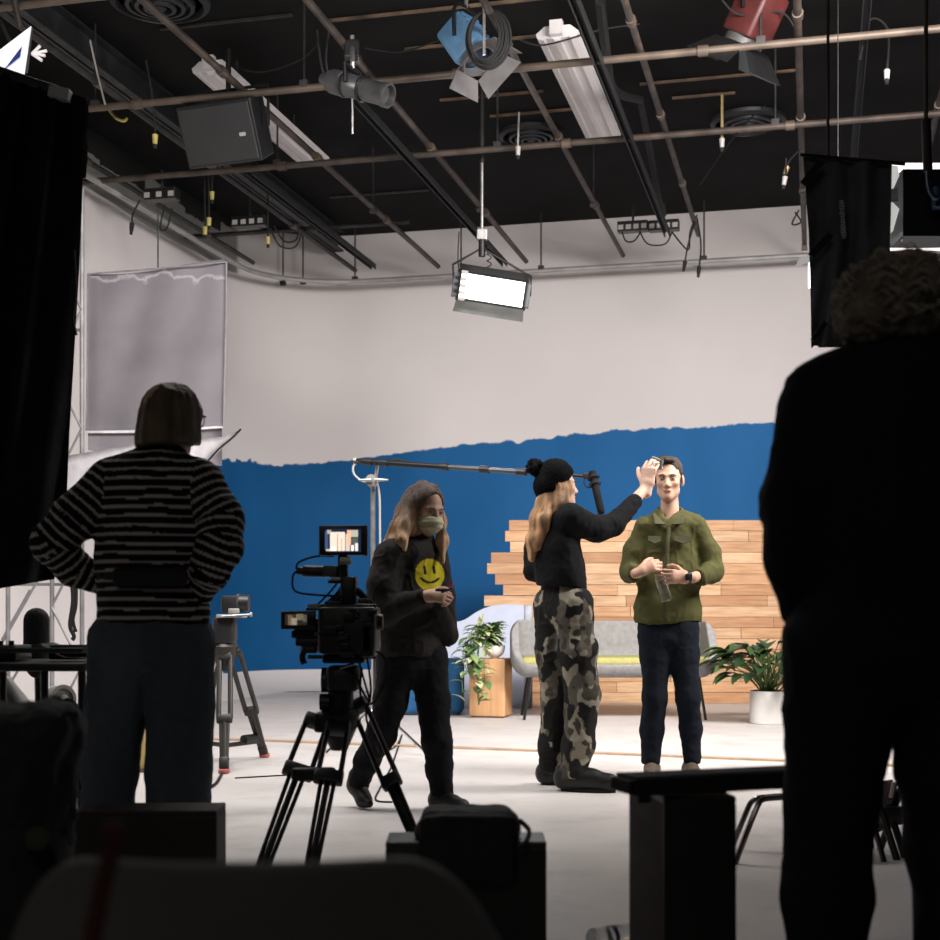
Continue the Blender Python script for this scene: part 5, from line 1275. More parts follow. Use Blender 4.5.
mat('eye_white', (.38,.33,.29), .6); mat('eye_dark', (.02,.012,.008), .6); mat('brow_dark', (.05,.032,.022), .8); mat('lip_red', (.33,.13,.10), .5)
def skin_col(base=SK):
    base = np.array(base)
    def f(V, s):
        n = vnoise(V*25)*.06+vnoise(V*8, 3)*.05
        return np.clip(base[None]*(1+n[:, None]), 0, 1)
    return f
def hand(S, w, d, n, th, curl=(.5,.5,.5,.5), k=1.0, thumb=.5, gap=.0):
    # w wrist, d palm direction, n direction the palm faces, th direction of the thumb side
    w = Vector(w); d = nrm(d); n = Vector(n); n = (n-d*n.dot(d)).normalized(); th = Vector(th); th = (th-d*th.dot(d)-n*th.dot(n)).normalized()
    S.cone(w-d*.03*k, w+d*.02*k, .021*k, .022*k, side=th, ratio=1.3, k=.01)
    S.cone(w+d*.015*k, w+d*.078*k, .0175*k, .0155*k, side=th, ratio=2.05, k=.008)
    for i in range(4):
        off = (.029-.0195*i)*k; base = w+d*(.086-.004*abs(i-1))*k+th*off; L = [(.043,.026,.020),(.048,.030,.022),(.044,.028,.021),(.034,.020,.018)][i]
        a = 0; p = base-d*.015*k; dr = d.copy(); c = curl[i]; r = (.0088,.0090,.0086,.0078)[i]*k
        S.cone(p, base, r*1.05, r, k=.004)
        p = base
        for j, (l, bend) in enumerate(zip(L, (1.0,1.35,.9))):
            a += c*bend; sp = (i-1.5)*-.06*(1-c)
            dd = (d*math.cos(a)+n*math.sin(a)+th*sp).normalized(); p2 = p+dd*l*k
            S.cone(p, p2, r*(1-.08*j), r*(.92-.08*j), k=.003); p = p2
    p = w+d*.022*k+th*.024*k+n*.006*k; dd = nrm(d*.75+th*.75+n*.35)
    for j, l in enumerate((.042,.032,.026)):
        p2 = p+dd*l*k; S.cone(p, p2, (.0125-.0015*j)*k, (.0115-.0015*j)*k, k=.006 if j == 0 else .003); p = p2
        dd = nrm(dd-th*.35*thumb+n*.45*thumb+d*.1)
def shoe(root, heel, toe, w, h, col_m='leather', col=(.02,.018,.016), sole='black_rubber', high=.06, name='shoe', vox=.007):
    heel, toe = Vector(heel), Vector(toe); d = (toe-heel).normalized(); s = d.cross(UP).normalized()
    S = Sdf(vox, .025); S.cone(heel+UP*(h*.55)+d*.03, toe+UP*(h*.42)-d*.04, h*.52, h*.44, side=s, ratio=max(.8, w/h*.95)); S.cone(heel+UP*(h*.6)+d*.04, heel.lerp(toe,.55)+UP*(h*.55), h*.6, h*.5, side=s, ratio=.85)
    S.cone(heel+d*.04+UP*(h*.7), heel+d*.035+UP*(h*.8+high), h*.45, h*.42, side=s, ratio=.9)
    S.clip((heel+toe)/2+UP*.012, -UP)
    o = S.build(name, col_m, root, col=col)
    n = 14; poly = []
    L = (toe-heel).length
    for k in range(n*2):
        a = 2*math.pi*k/(n*2); x = math.cos(a); y = math.sin(a); poly.append((L/2*(x*.98), y*w*.52*(1-.12*abs(x)*1)))
    MB().prism(poly, (heel+toe)/2+UP*.0, d, s*-1, UP, .018).build('sole', sole, o)
    return o
def folds(amp=.006, sc=(9,9,4), fine=.002):
    sc = np.array(sc)
    def f(V, N):
        a = vnoise(V*sc+vnoise(V*3.1)[:,None]*.8, 1); b = 1-np.abs(vnoise(V*sc*1.9, 4))*2
        return amp*a+amp*.5*np.maximum(b, 0)**2+fine*vnoise(V*45, 6)
    return f
def mottled(c, v=.12):
    c = np.array(c)
    return lambda V, s: np.clip(c[None]*(1+v*vnoise(V*12, 9))[:, None], 0, 1)

# ---------------------------------------------------------------- person in the olive shirt
def olive():
    Y = 7.75; p = lambda x, y, d=0: P(x, y, Y+d); k = Y/F
    root = thing('person', Vector((p(668,770).x, Y, 0)), 'person in olive green shirt and dark trousers holding a clear bottle and facing the camera', 'person')
    fd = nrm((-.22,-1,-.03)); s, f, u = basis(fd)
    hc = p(668.5,480); S = Sdf(.0048,.02); q = head(S, hc, fd, k=.98)
    S.cone(p(669.5,497,.015), p(670,522,.02), .047, .056, k=.02)
    # hidden torso, arms and legs of the same body
    S.cone(p(670,535), p(669,575), .085, .09, side=(1,0,0), ratio=1.55); S.cone(p(669,575), p(669,632), .09, .095, side=(1,0,0), ratio=1.35)
    S.chain([p(645,529), p(634,552), p(631,571,-.02)], [.045,.042,.036]); S.chain([p(696,528), p(708,552), p(710,572,-.03)], [.045,.042,.036])
    lw = p(639,573,-.25); rw = p(690.5,577.5,-.25)
    S.chain([p(631,571,-.02), p(636,573,-.12), lw], [.036,.033,.026]); S.chain([p(710,572,-.03), p(701,576,-.12), rw], [.036,.034,.026])
    S.chain([p(656,640), p(654,695,-.01), p(652,752,.0)], [.075,.052,.040]); S.chain([p(684,640), p(688,695,-.01), p(691,752,.0)], [.075,.052,.040])
    hand(S, p(639.5,571.5,-.27), (.9,-.12,.42), (.25,.85,-.45), (.2,-.2,.9), curl=(.75,.7,.75,.8), k=1.0, thumb=.6)
    hand(S, p(688,577.5,-.275), (-.97,-.16,.06), (-.12,.95,-.1), (0,.1,1), curl=(.38,.42,.48,.55), k=1.05, thumb=.9)
    body = S.build('body', 'skin', root, col=skin_col())
    face_parts(root, q, s, k=.98)
    # short brown hair
    S = Sdf(.005,.015); fr = (s,f,u)
    S.ell(q(0,-.020,.052), (.079,.094,.084), fr); S.ell(q(.01,.05,.108), (.05,.045,.022), fr); S.ell(q(.03,.062,.112), (.028,.028,.016), fr)
    S.ell(q(0,.095,-.01), (.066,.085,.098), fr, op='sub', k=.012); S.box(q(0,.03,-.11), (.2,.2,.115), .005, fr, op='sub', k=.01); S.ell(q(0,.13,.04),(.07,.06,.05),fr,op='sub',k=.01)
    S.cone(q(-.072,.012,.04), q(-.073,.012,-.012), .009, .006); S.cone(q(.072,.012,.04), q(.073,.012,-.012), .009, .006)
    S.build('hair', 'hair_mat', root, col=mottled((.030,.018,.011), .4), disp=lambda V, N: .004*vnoise(V*np.array([70,70,25])))
    # shirt
    S = Sdf(.006,.045)
    S.cone(p(670,530,.0), p(669,575), .098, .105, side=(1,0,0), ratio=1.62); S.cone(p(669,575), p(668,612), .102, .108, side=(1,0,0), ratio=1.58); S.cone(p(668,608), p(668,630), .108, .108, side=(1,0,0), ratio=1.62)
    S.cone(p(650,525), p(690,524), .052, .052); S.cone(p(661,517,.01), p(679,516,.01), .045, .045, k=.03)
    S.clip(p(668,622), (.02,0,-1), .6)
    S.chain([p(646,530), p(635,551,.0), p(629.5,572,-.02)], [.064,.057,.052], k=.03); S.chain([p(696,529), p(709,551), p(713,572,-.03)], [.066,.060,.054], k=.03)
    S.cone(p(629.5,572,-.02), p(636,573.5,-.17), .052, .045, k=.02, capB=True); S.cone(p(713,572,-.03), p(697.5,577,-.18), .054, .044, k=.02, capB=True)
    S.cone(p(669.5,516,.02), p(669.5,508,.022), .073, .068, k=.012, capB=True); S.ell(q(0,.09,-.17), (.035,.09,.05), (s,f,u), op='sub', k=.008); S.cone(p(669,500,.01), p(670,521,.012), .058, .064, op='sub', k=.006)
    S.build('shirt', 'cloth', root, disp=folds(.011,(11,11,7)), col=mottled((.070,.068,.024)))
    # collar leaves, placket, pockets, buttons
    for sg in (-1, 1):
        mb = MB(); o = p(669,516)
        a = p(669+sg*12,509,.02); b = p(669+sg*12.5,516,-.06); c = p(669+sg*3,524.5,-.105); d = p(669+sg*14,524,-.118); e = p(669+sg*16,514.5,-.05); g = p(669+sg*11.5,508,.05)
        mb.add([g,a,b,c,d,e], [(0,1,5),(1,2,5),(2,3,4),(2,4,5)]); oo = mb.build('collar', 'shirt_collar', root); m = oo.modifiers.new('S','SOLIDIFY'); m.thickness = .006; m.offset = 0
    MB().tube([p(669,526,-.100), p(667.5,545,-.112), p(666.5,575,-.117), p(666,600,-.121), p(666,619,-.124)], .011, 8, 4, flat=(1,0,0)).build('placket', 'shirt_collar', root, True)
    for x0, x1 in ((648,661),(674,691)):
        mb = MB(); z = .125
        a = p(x0,536,-.110); b = p(x1,536.5,-.110); c = p(x1,541,-.117); m_ = p((x0+x1)/2,543.5,-.124); d = p(x0,540.5,-.117)
        mb.add([a,b,c,m_,d], [(0,4,3,2,1)]); oo = mb.build('pocket_flap', 'shirt_dark', root); m = oo.modifiers.new('S','SOLIDIFY'); m.thickness = .008; m.offset = 0
    for y in (532,548,564,592,606): c = p(667,y,-.142 if y > 540 else -.128); MB().cyl(c, c+Vector((0,-.004,0)), .005, n=10).build('button', 'button_dark', root)
    S = Sdf(.006,.03)
    S.cone(p(668,612), p(668,636), .100, .105, side=(1,0,0), ratio=1.5); S.cone(p(657,628), p(656,655), .095, .084, side=(1,0,0), ratio=1.05); S.cone(p(681,628), p(683,655), .095, .084, side=(1,0,0), ratio=1.05)
    S.chain([p(656,655), p(655,697,-.02), p(652,730,.01), p(651,762)], [.083,.064,.060,.046], k=.03); S.chain([p(683,655), p(688,697,-.02), p(691.5,730,.01), p(692,762)], [.083,.064,.060,.046], k=.03)
    S.clip(p(670,763), (0,0,-1), .4)
    S.build('trousers', 'cloth', root, disp=folds(.005,(9,9,7)), col=mottled((.007,.010,.016)))
    MB().lathe([(.034,-.012),(.037,-.01),(.037,.01),(.034,.012)], p(688.5,577.3,-.262), (-1,-.1,.03), 20, closed=False).build('wristwatch', 'black_plastic', root, True)
    w = MB().rbox(p(688.5,577,-.302), (.032,.008,.036), .008).build('watch_case', 'black_plastic', root, True)
    shoe(root, Vector((p(652,770).x+.01,Y+.06,0)), Vector((p(646,770).x,Y-.19,0)), .092, .075, col=(.10,.075,.05), sole='outlet_white', high=.01)
    shoe(root, Vector((p(691,770).x,Y+.06,0)), Vector((p(690,770).x,Y-.20,0)), .092, .075, col=(.10,.075,.05), sole='outlet_white', high=.01)
    # bottle held between the hands
    a = p(667,601,-.225); b = p(655.5,563,-.235); d = (b-a).normalized(); L = (b-a).length
    t = thing('water_bottle', a, 'clear plastic bottle with a pale cap held in front of the olive shirt', 'bottle')
    MB().lathe([(.022,0),(.029,.006),(.030,.03),(.027,.05),(.029,.07),(.029,.11),(.030,.13),(.024,.155),(.012,.18),(.011,L)], a, d, 22).build('bottle_body', 'clear_plastic', t, True)
    MB().lathe([(.014,L-.012),(.015,L-.008),(.015,L+.012),(.012,L+.014)], a, d, 16).build('cap', 'outlet_white', t, True)
    MB().cyl(a+d*.0-Vector((0,0,.0)), a+d*.008, .024).build('yellow_base', 'tape_yellow', t, True)
    return hc
mat('shirt_collar', (.056,.054,.019), .9, bump=.2); mat('shirt_dark', (.042,.041,.015), .9); mat('button_dark', (.03,.03,.015), .5)
HEAD_C = olive()

# ---------------------------------------------------------------- person in the pompom beanie
def camo_col(V, s):
    n1 = vnoise(V*np.array([17,17,12])+vnoise(V*30,5)[:,None]*.35, 2)+.35*vnoise(V*26, 8); n2 = vnoise(V*np.array([19,19,14])+7, 11)+.3*vnoise(V*31, 12)
    c = np.tile(np.array([.11,.10,.08]), (len(V),1)); c[n2 > .02] = (.29,.26,.205); c[n1 > -.04] = (.018,.017,.016); c[(n1 < -.55)] = (.055,.05,.04); return c
def beanie():
    Y = 7.2; p = lambda x, y, d=0: P(x, y, Y+d)
    root = thing('person', Vector((p(566,790).x, Y, 0)), 'person in black pompom beanie, black jacket and camouflage trousers raising one arm', 'person')
    fd = nrm((.93,.30,.04)); s, f, u = basis(fd, nrm((-.06,0,1)))
    hc = p(558,486); S = Sdf(.005,.02); q = head(S, hc, fd, nrm((-.06,0,1)), k=.93)
    S.cone(p(558,500), p(557,520), .050, .058, k=.03)
    S.cone(p(557,530), p(560,580), .085, .08, side=(.3,-1,0), ratio=1.4); S.cone(p(560,580), p(563,610), .075, .075, side=(.3,-1,0), ratio=1.2)
    S.chain([p(573,519,-.10), p(597,528,-.02), p(613,523,.03)], [.045,.04,.036]); wr = p(646.5,486,.22)
    S.chain([p(613,523,.03), p(630,506,.12), wr], [.036,.033,.024])
    S.chain([p(545,520,.14), p(536,548,.14), p(534,572,.10)], [.045,.04,.036]); S.chain([p(534,572,.10), p(550,580,-.0+.18)], [.036,.026])
    S.chain([p(554,610,.05), p(555,690,.05), p(552,752,.08)], [.07,.05,.038]); S.chain([p(573,610,-.06), p(581,690,-.06), p(576,765,-.05)], [.07,.05,.038])
    hand(S, p(646.5,487,.21), (.16,.10,.98), (.55,.8,-.1), (-.8,.55,0), curl=(.62,.6,.62,.66), k=1.22, thumb=.3)
    hand(S, p(551,580,.18), (.9,.2,-.3), (.2,.9,0), (0,0,1), curl=(.6,.6,.6,.6), k=.9)
    S.build('body', 'skin', root, col=skin_col((.62,.40,.30)))
    face_parts(root, q, s, k=.93)
    MB().lathe([(.028,-.004),(.030,0),(.028,.004)], p(645,490.5,.215), (.25,.2,1), 18, closed=False).build('bracelet', 'strap_brown', root, True)
    # beanie with turned brim and pompom
    S = Sdf(.006,.02); hu = nrm((-.42,-.05,1)); fr = basis(fd, hu); fr = (fr[0], fr[1], fr[2]); cc = p(552,479)
    S.ell(p(554.5,475.5), (.090,.088,.086), fr); S.cone(p(556,477), p(551.5,486), .091, .092, side=fr[1], ratio=1.03, k=.01)
    S.clip(p(557,489), -hu*1.0+fd*.55)
    S.build('beanie', 'knit_black', root, disp=lambda V, N: .003*np.sin(np.arctan2(V[:,1]-cc.y, V[:,0]-cc.x)*46))
    S = Sdf(.006,.01); S.ell(p(535.5,467.5), (.048,.048,.046)); S.build('pompom', 'knit_black', root, disp=lambda V, N: .010*vnoise(V*75)+.006*vnoise(V*140, 3))
    # long blond hair down the back
    S = Sdf(.0055,.03)
    S.chain([p(558,488,.0), p(549,505,-.0), p(541,520,-.03), p(535,540,-.05), p(532,558,-.05)], [.072,.066,.052,.038,.016], side=(.3,1,0), ratio=1.25)
    S.chain([p(566,487,-.05), p(562,502,-.08), p(552,514,-.09)], [.034,.030,.02]); S.chain([p(556,500,-.06), p(546,520,-.09), p(539,545,-.08)], [.035,.03,.02])
    S.ell(q(0,.10,-.02), (.075,.08,.13), (s,f,u), op='sub', k=.01)
    S.build('hair', 'hair_mat', root, col=lambda V, s_: np.clip(np.array([.52,.29,.14])[None]*(1+.7*vnoise(V*np.array([55,55,6]))+.2*vnoise(V*6,4))[:,None], 0, 1), disp=lambda V, N: .008*vnoise(V*np.array([38,38,5]))+.004*vnoise(V*np.array([90,90,9]), 2))
    # jacket
    S = Sdf(.006,.04); sd = nrm((.3,-1,0))
    S.cone(p(558,522), p(557,550), .098, .108, side=sd, ratio=1.35); S.cone(p(557,550), p(561,577), .106, .108, side=sd, ratio=1.3); S.cone(p(560,572), p(562,590), .118, .121, side=sd, ratio=1.3)
    S.cone(p(548,516,.10), p(572,516,-.10), .050, .052); S.cone(p(559,506), p(557,518), .060, .075, k=.02)
    S.clip(p(561,587), (-.08,0,-1), .5)
    S.chain([p(572,519,-.11), p(596,529,-.02), p(613,525,.03)], [.074,.066,.056], k=.03); S.cone(p(613,525,.03), p(636.5,499.5,.15), .056, .042, k=.02, capB=True)
    S.chain([p(546,520,.13), p(536,548,.13), p(533.5,571,.10)], [.07,.06,.052], k=.03); S.cone(p(533.5,571,.10), p(546,579,.17), .05, .04, k=.02)
    S.build('jacket', 'cloth', root, disp=folds(.006,(9,9,10)), col=mottled((.0085,.0085,.0095)))
    # camouflage trousers
    S = Sdf(.006,.03)
    S.cone(p(561,582), p(563,606), .096, .110, side=sd, ratio=1.22); S.cone(p(553,606,.07), p(554,650,.06), .100, .090); S.cone(p(573,606,-.07), p(577,650,-.07), .106, .094)
    S.chain([p(554,650,.06), p(555,700,.05), p(552.5,745,.07), p(552,762,.10)], [.090,.072,.068,.060], k=.03); S.chain([p(577,650,-.07), p(583,695,-.07), p(578,745,-.05), p(573,778,-.06)], [.100,.082,.076,.066], k=.03)
    S.clip(p(561,781,-.05), (.1,-.2,-1), .35)
    S.build('trousers', 'cloth', root, disp=folds(.009,(8,8,9)), col=camo_col)
    shoe(root, Vector((p(543,787).x,Y+.20,0)), Vector((p(575,787).x,Y+.24,0)), .11, .105, col=(.007,.0065,.006), high=.0)
    shoe(root, Vector((p(560,792).x,Y-.03,0)), Vector((p(614,796).x,Y-.12,0)), .10, .115, col=(.007,.0065,.006), high=.0)
    # comb held at the forehead
    t = thing('powder_puff', p(661,464,.20), 'small grey green makeup sponge held against the forehead', 'makeup tool')
    MB().rbox(p(661,464.5,.22), (.020,.012,.052), .006, (nrm((1,0,-.25)), Vector((0,1,0)), nrm((.25,0,1)))).build('sponge', 'sponge_grey', t, True)
    MB().rbox(p(656,458.5,.21), (.045,.014,.012), .004, (nrm((1,0,-.4)), Vector((0,1,0)), nrm((.4,0,1)))).build('handle', 'outlet_white', t, True)
mat('knit_black', (.0075,.0075,.008), .95, bump=.5, bscale=90, spec=.1); mat('sponge_grey', (.13,.15,.13), .8)
beanie()

# ---------------------------------------------------------------- masked person walking
def masked():
    Y = 6.5; p = lambda x, y, d=0: P(x, y, Y+d)
    root = thing('person', Vector((p(405,812).x, Y, 0)), 'person in face mask and dark smiley sweatshirt walking with a small pink tipped item', 'person')
    fd = nrm((.62,-.72,-.30)); s, f, u = basis(fd); hc = p(425.5,509)
    S = Sdf(.005,.02); q = head(S, hc, fd, k=.93)
    S.cone(p(421,520,.02), p(413,545,.02), .048, .056, k=.03)
    sd = nrm((.75,.6,0))
    S.cone(p(412,560), p(410,610), .08, .085, side=sd, ratio=1.5); S.cone(p(410,610), p(411,655), .085, .10, side=sd, ratio=1.35)
    S.chain([p(388,556,-.10), p(380,585,-.12), p(383,610,-.15)], [.045,.04,.036]); S.chain([p(384,611,-.15), p(428,596,-.26)], [.036,.024])
    S.chain([p(436,556,.10), p(450,634,.05)], [.04,.028]); S.chain([p(450,634,.05), p(441,608,-.10)], [.028,.02])
    hand(S, p(427,596,-.26), (.95,-.25,.0), (.1,.75,-.4), (0,-.2,1), curl=(.95,.9,.9,.95), k=.92, thumb=.8)
    S.chain([p(398,658,-.02), p(391,700,-.04), p(381,735,-.05), p(367,760,.02), p(359,782,.07)], [.07,.055,.045,.036,.03]); S.chain([p(427,658,.03), p(433,700,.0), p(437,740,-.04), p(440,770,.0), p(443,798,.0)], [.07,.055,.045,.036,.03])
    S.build('body', 'skin', root, col=skin_col((.45,.27,.19)))
    face_parts(root, q, s, k=.93)
    S = Sdf(.0045,.02); fr = (s,f,u)
    S.ell(q(0,.052,-.052), (.062,.062,.058), fr); S.ell(q(0,.09,-.045), (.03,.03,.035), fr, k=.03)
    S.ell(q(0,-.06,-.03), (.09,.085,.12), fr, op='sub', k=.008); S.box(q(0,.06,.075), (.1,.15,.085), .01, fr, op='sub', k=.015)
    S.build('face_mask', 'mask_cloth', root, disp=lambda V, N: .002*np.sin((V[:,2]-hc.z)*260))
    for sg in (-1,1): MB().tube([q(sg*.06,.03,-.03), q(sg*.078,0,-.012), q(sg*.08,-.02,.01)], .002, 5, 3).build('mask_loop', 'mask_cloth', root, True)
    S = Sdf(.0055,.03)
    S.ell(q(0,-.018,.043), (.082,.100,.086), fr)
    # strands: back of the head down to the shoulder, and the other side in front of the shoulder
    S.chain([q(-.07,-.03,.0) if False else p(409,512,.02), p(402,530,.0), p(394,545,-.02), p(384,553,-.05)], [.062,.052,.040,.02], k=.04)
    S.chain([p(412,505,-.03), p(405,525,-.08), p(402,540,-.12), p(404,549,-.13)], [.045,.036,.022,.010]); S.chain([p(416,500,.02), p(412,530,.0), p(408,548,.0)], [.06,.055,.03])
    S.chain([p(434,500,.05), p(440,522,.05), p(442.5,542,.0), p(444,562,-.04)], [.034,.030,.026,.012])
    S.ell(q(0,.115,-.03), (.071,.092,.120), fr, op='sub', k=.010); S.ell(q(.012,.112,.05), (.055,.06,.062), fr, op='sub', k=.010)
    S.build('hair', 'hair_mat', root, col=lambda V, s_: np.clip((np.array([.065,.034,.021])[None]*(1-np.clip((1.43-V[:,2])/.16,0,1))[:,None]+np.array([.50,.30,.16])[None]*np.clip((1.43-V[:,2])/.16,0,1)[:,None])*(1+.75*vnoise(V*np.array([60,60,8])))[:,None],0,1), disp=lambda V, N: .006*vnoise(V*np.array([38,38,6]))+.003*vnoise(V*np.array([90,90,10]), 2))
    # sweatshirt
    S = Sdf(.006,.045)
    S.cone(p(413,558), p(411,610), .100, .112, side=sd, ratio=1.42); S.cone(p(411,605), p(411,648), .115, .118, side=sd, ratio=1.36); S.cone(p(394,553,-.05), p(432,553,.06), .055, .055)
    S.cone(p(421,538,.02), p(414,552,.02), .058, .075, k=.02); S.ell(p(407,546,.07), (.09,.07,.05))
    S.chain([p(390,557,-.08), p(382,585,-.12), p(384,611,-.15)], [.072,.07,.064], k=.03); S.cone(p(384,611,-.15), p(425,597,-.25), .064, .036, k=.02, capB=True)
    S.chain([p(435,557,.08), p(442,595,.08), p(449,636,.05)], [.064,.054,.040], k=.03); S.cone(p(449,636,.05), p(440,606,-.12), .040, .036, k=.02)
    S.clip(p(411,656), (.03,0,-1), .6)
    def scol(V, s_):
        c = mottled((.022,.0195,.018), .15)(V, s_); e = P(429,574,Y-.18); 
        a = V[:,0]-e.x; b = V[:,2]-e.z; sk = a-b*-.12; fr_ = (np.array(V)@np.array([.62,-.72,0])) > (np.array(e)@np.array([.62,-.72,0])-.14)
        R = .073; rr = np.sqrt((a/ .9)**2+b**2); face = (rr < R) & fr_
        eye = ((np.abs(a+.022+.12*(b-.02)) < .006) & (np.abs(b-.020) < .020)) | ((np.abs(a-.020+.12*(b-.02)) < .006) & (np.abs(b-.024) < .018))
        mouth = (np.abs(np.sqrt(a**2+(b-.012)**2)-.048) < .006) & (b < -.012)
        c[face & ~eye & ~mouth] = (.50,.42,.02); return c
    S.vox = .0045
    S.build('sweatshirt', 'cloth', root, disp=folds(.009,(9,9,7)), col=scol)
    S = Sdf(.006,.03)
    S.cone(p(411,650), p(411,662), .105, .108, side=sd, ratio=1.3); S.cone(p(398,658,-.02), p(391,700,-.04), .098, .076); S.cone(p(427,658,.03), p(433,700,-.0), .096, .078)
    S.chain([p(391,700,-.04), p(381,735,-.05), p(367,760,.02), p(359,782,.07)], [.078,.066,.058,.048], k=.03); S.chain([p(433,700,.0), p(437,740,-.04), p(440,770,.0), p(443,800,.0)], [.078,.066,.058,.046], k=.03)
    S.build('trousers', 'cloth', root, disp=folds(.006,(9,9,14)), col=mottled((.008,.008,.009)))
    # trailing pointed shoe with raised heel, and the standing shoe
    S = Sdf(.006,.02); a = p(357,785,.08); b = p(369,808,-.02); b.z = .03
    S.chain([p(358,776,.07), a, p(364,800,.02), b], [.046,.046,.036,.020]); S.clip((0,0,.006), (0,0,-1))
    S.build('shoe', 'leather', root, col=(.012,.011,.011))
    shoe(root, Vector((p(443,812).x-.05,Y+.03,0)), Vector((p(443,812).x+.12,Y-.13,0)), .085, .075, col=(.012,.011,.011))
    c = p(450,588,-.30); t = thing('makeup_brush', c, 'small makeup item with a pink tip held by the masked person', 'makeup tool')
    MB().cyl(p(441,592,-.30), p(452,588.5,-.30), .007).build('handle', 'black_plastic', t, True); MB().cyl(p(450,590,-.30), p(452,582,-.30), .006, .008).build('pink_tip', 'pink_tip', t, True)
    MB().rbox(p(441,590,-.31), (.05,.02,.012), .004).build('case', 'black_plastic', t, True)
mat('mask_cloth', (.52,.50,.33), .85, bump=.2, bscale=90); mat('pink_tip', (.5,.04,.14), .5)
masked()

# ---------------------------------------------------------------- person in the striped sweater (seen from behind)
def striped():
    Y = 4.6; p = lambda x, y, d=0: P(x, y, Y+d)
    root = thing('person', Vector((p(150,870).x, Y, 0)), 'person with chin length hair in striped sweater and blue jeans standing with hands on hips', 'person')
    fd = nrm((.42,.90,-.02)); s, f, u = basis(fd); hc = p(170,419); S = Sdf(.006,.02); q = head(S, hc, fd, k=.98)
    S.cone(p(168,430), p(163,462), .055, .062, k=.03)
    S.cone(p(152,480), p(152,560), .09, .09, side=(1,0,0), ratio=1.5); S.cone(p(152,560), p(151,625), .085, .085, side=(1,0,0), ratio=1.3)
    S.chain([p(103,484), p(70,520,-.03), p(50,545,-.02)], [.05,.045,.04]); S.chain([p(50,545,-.02), p(75,570,.04), p(98,582,.08)], [.04,.036,.028])
    S.chain([p(203,484), p(222,520,-.02), p(224,550,-.06)], [.05,.045,.04]); S.chain([p(224,550,-.06), p(214,575,-.06), p(203,590,-.02)], [.04,.036,.028])
    hand(S, p(96,581,.06), (.8,.4,-.35), (.4,-.5,.0), (0,.2,1), curl=(.3,.3,.35,.4), k=.95); hand(S, p(203,588,-.02), (-.6,.5,-.45), (-.6,-.3,0), (0,.2,1), curl=(.3,.3,.35,.4), k=.95)
    S.chain([p(125,625), p(112,730), p(105,850)], [.08,.055,.04]); S.chain([p(178,620), p(184,730), p(184,850)], [.08,.055,.04])
    S.build('body', 'skin', root, col=skin_col((.40,.24,.17)))
    face_parts(root, q, s, k=.98)
    S = Sdf(.006,.025); fr = (s,f,u)
    S.ell(p(172,411,-.0), (.092,.100,.092), fr); S.cone(p(171,412,-.02), p(170,432,-.03), .088, .092, k=.02); S.cone(p(163,425,-.03), p(162,438,-.03), .085, .09, k=.02)
    S.cone(p(183,415,.0), p(186,438,-.01), .055, .050, k=.02)
    S.clip(p(168,447,0), (.06,0,-1)); S.ell(q(0,.11,-.05), (.07,.10,.13), fr, op='sub', k=.012)
    S.build('hair', 'hair_mat', root, col=lambda V, s_: np.clip(np.array([.11,.075,.045])[None]*(1+.7*vnoise(V*np.array([50,50,4]))+.4*(V[:,2:3][:,0]<1.42))[:,None],0,1), disp=lambda V, N: .005*vnoise(V*np.array([45,45,5]))+.003*vnoise(V*np.array([110,110,9]), 2))
    MB().tube([q(.082,-.02,.012), q(.080,.05,.016), q(.076,.095,.016)], .0035, 6, 3).build('glasses_temple', 'black_plastic', root, True)
    MB().lathe([(.021,-.002),(.024,0),(.021,.002)], q(.04,.108,.005), fd, 18, closed=False).build('glasses_rim', 'black_plastic', root, True)
    # sweater with stripes that follow body and sleeves
    S = Sdf(.0065,.04)
    S.cone(p(153,484), p(152,555), .118, .120, side=(1,0,0), ratio=1.50, ax='z'); S.cone(p(152,550), p(153,614), .120, .136, side=(1,0,0), ratio=1.37, ax='z')
    S.cone(p(112,480), p(196,480), .058, .062, ax='z'); S.cone(p(166,447,.0), p(160,470,.0), .062, .085, k=.03, ax='z'); S.cone(p(158,462), p(112,478), .05, .05, ax='z'); S.cone(p(164,462), p(200,480), .05, .05, ax='z')
    S.chain([p(106,486), p(76,516,-.03), p(52,543,-.03)], [.078,.074,.068], k=.03, ax=.0); S.chain([p(52,543,-.03), p(74,568,.03), p(101,581,.06)], [.068,.058,.046], k=.025, ax=.01)
    S.chain([p(200,486), p(219,518,-.03), p(222,548,-.07)], [.078,.074,.064], k=.03); S.chain([p(220,548,-.07), p(211,572,-.07), p(202,588,-.04)], [.068,.058,.046], k=.025)
    S.clip(p(153,622), (-.02,0,-1), .6)
    def scol(V, s_):
        a = s_.axial(V)+.004*vnoise(V*14, 5); t = np.mod(a, .0300)/.0300; c = np.tile(np.array([.0055,.005,.0055]), (len(V),1)); m = t < .30; c[m] = (.42,.385,.37); return c
    S.vox = .0055
    S.build('sweater', 'cloth', root, disp=folds(.007,(8,8,8)), col=scol)
    # belt bag around the waist
    S = Sdf(.007,.01); S.cone(p(108,578,.0), p(203,584,-.0), .0, .0) if 0 else None
    S.cone(p(152,572), p(152,581), .136, .137, side=(1,0,0), ratio=1.33, k=.005, capA=True, capB=True); S.box(p(150,577,-.165), (.12,.022,.030), .02); S.build('belt_bag', 'bag_black', root)
    # wide jeans
    S = Sdf(.0065,.035)
    S.cone(p(153,606), p(150,648), .112, .132, side=(1,0,0), ratio=1.34); S.cone(p(124,645), p(117,700), .118, .098); S.cone(p(178,645), p(180,700), .116, .106)
    S.chain([p(117,700), p(109,770), p(104,862)], [.098,.084,.076], k=.02); S.chain([p(180,700), p(179,770), p(179,862)], [.106,.102,.102], k=.02)
    S.clip(p(150,874), (0,0,-1))
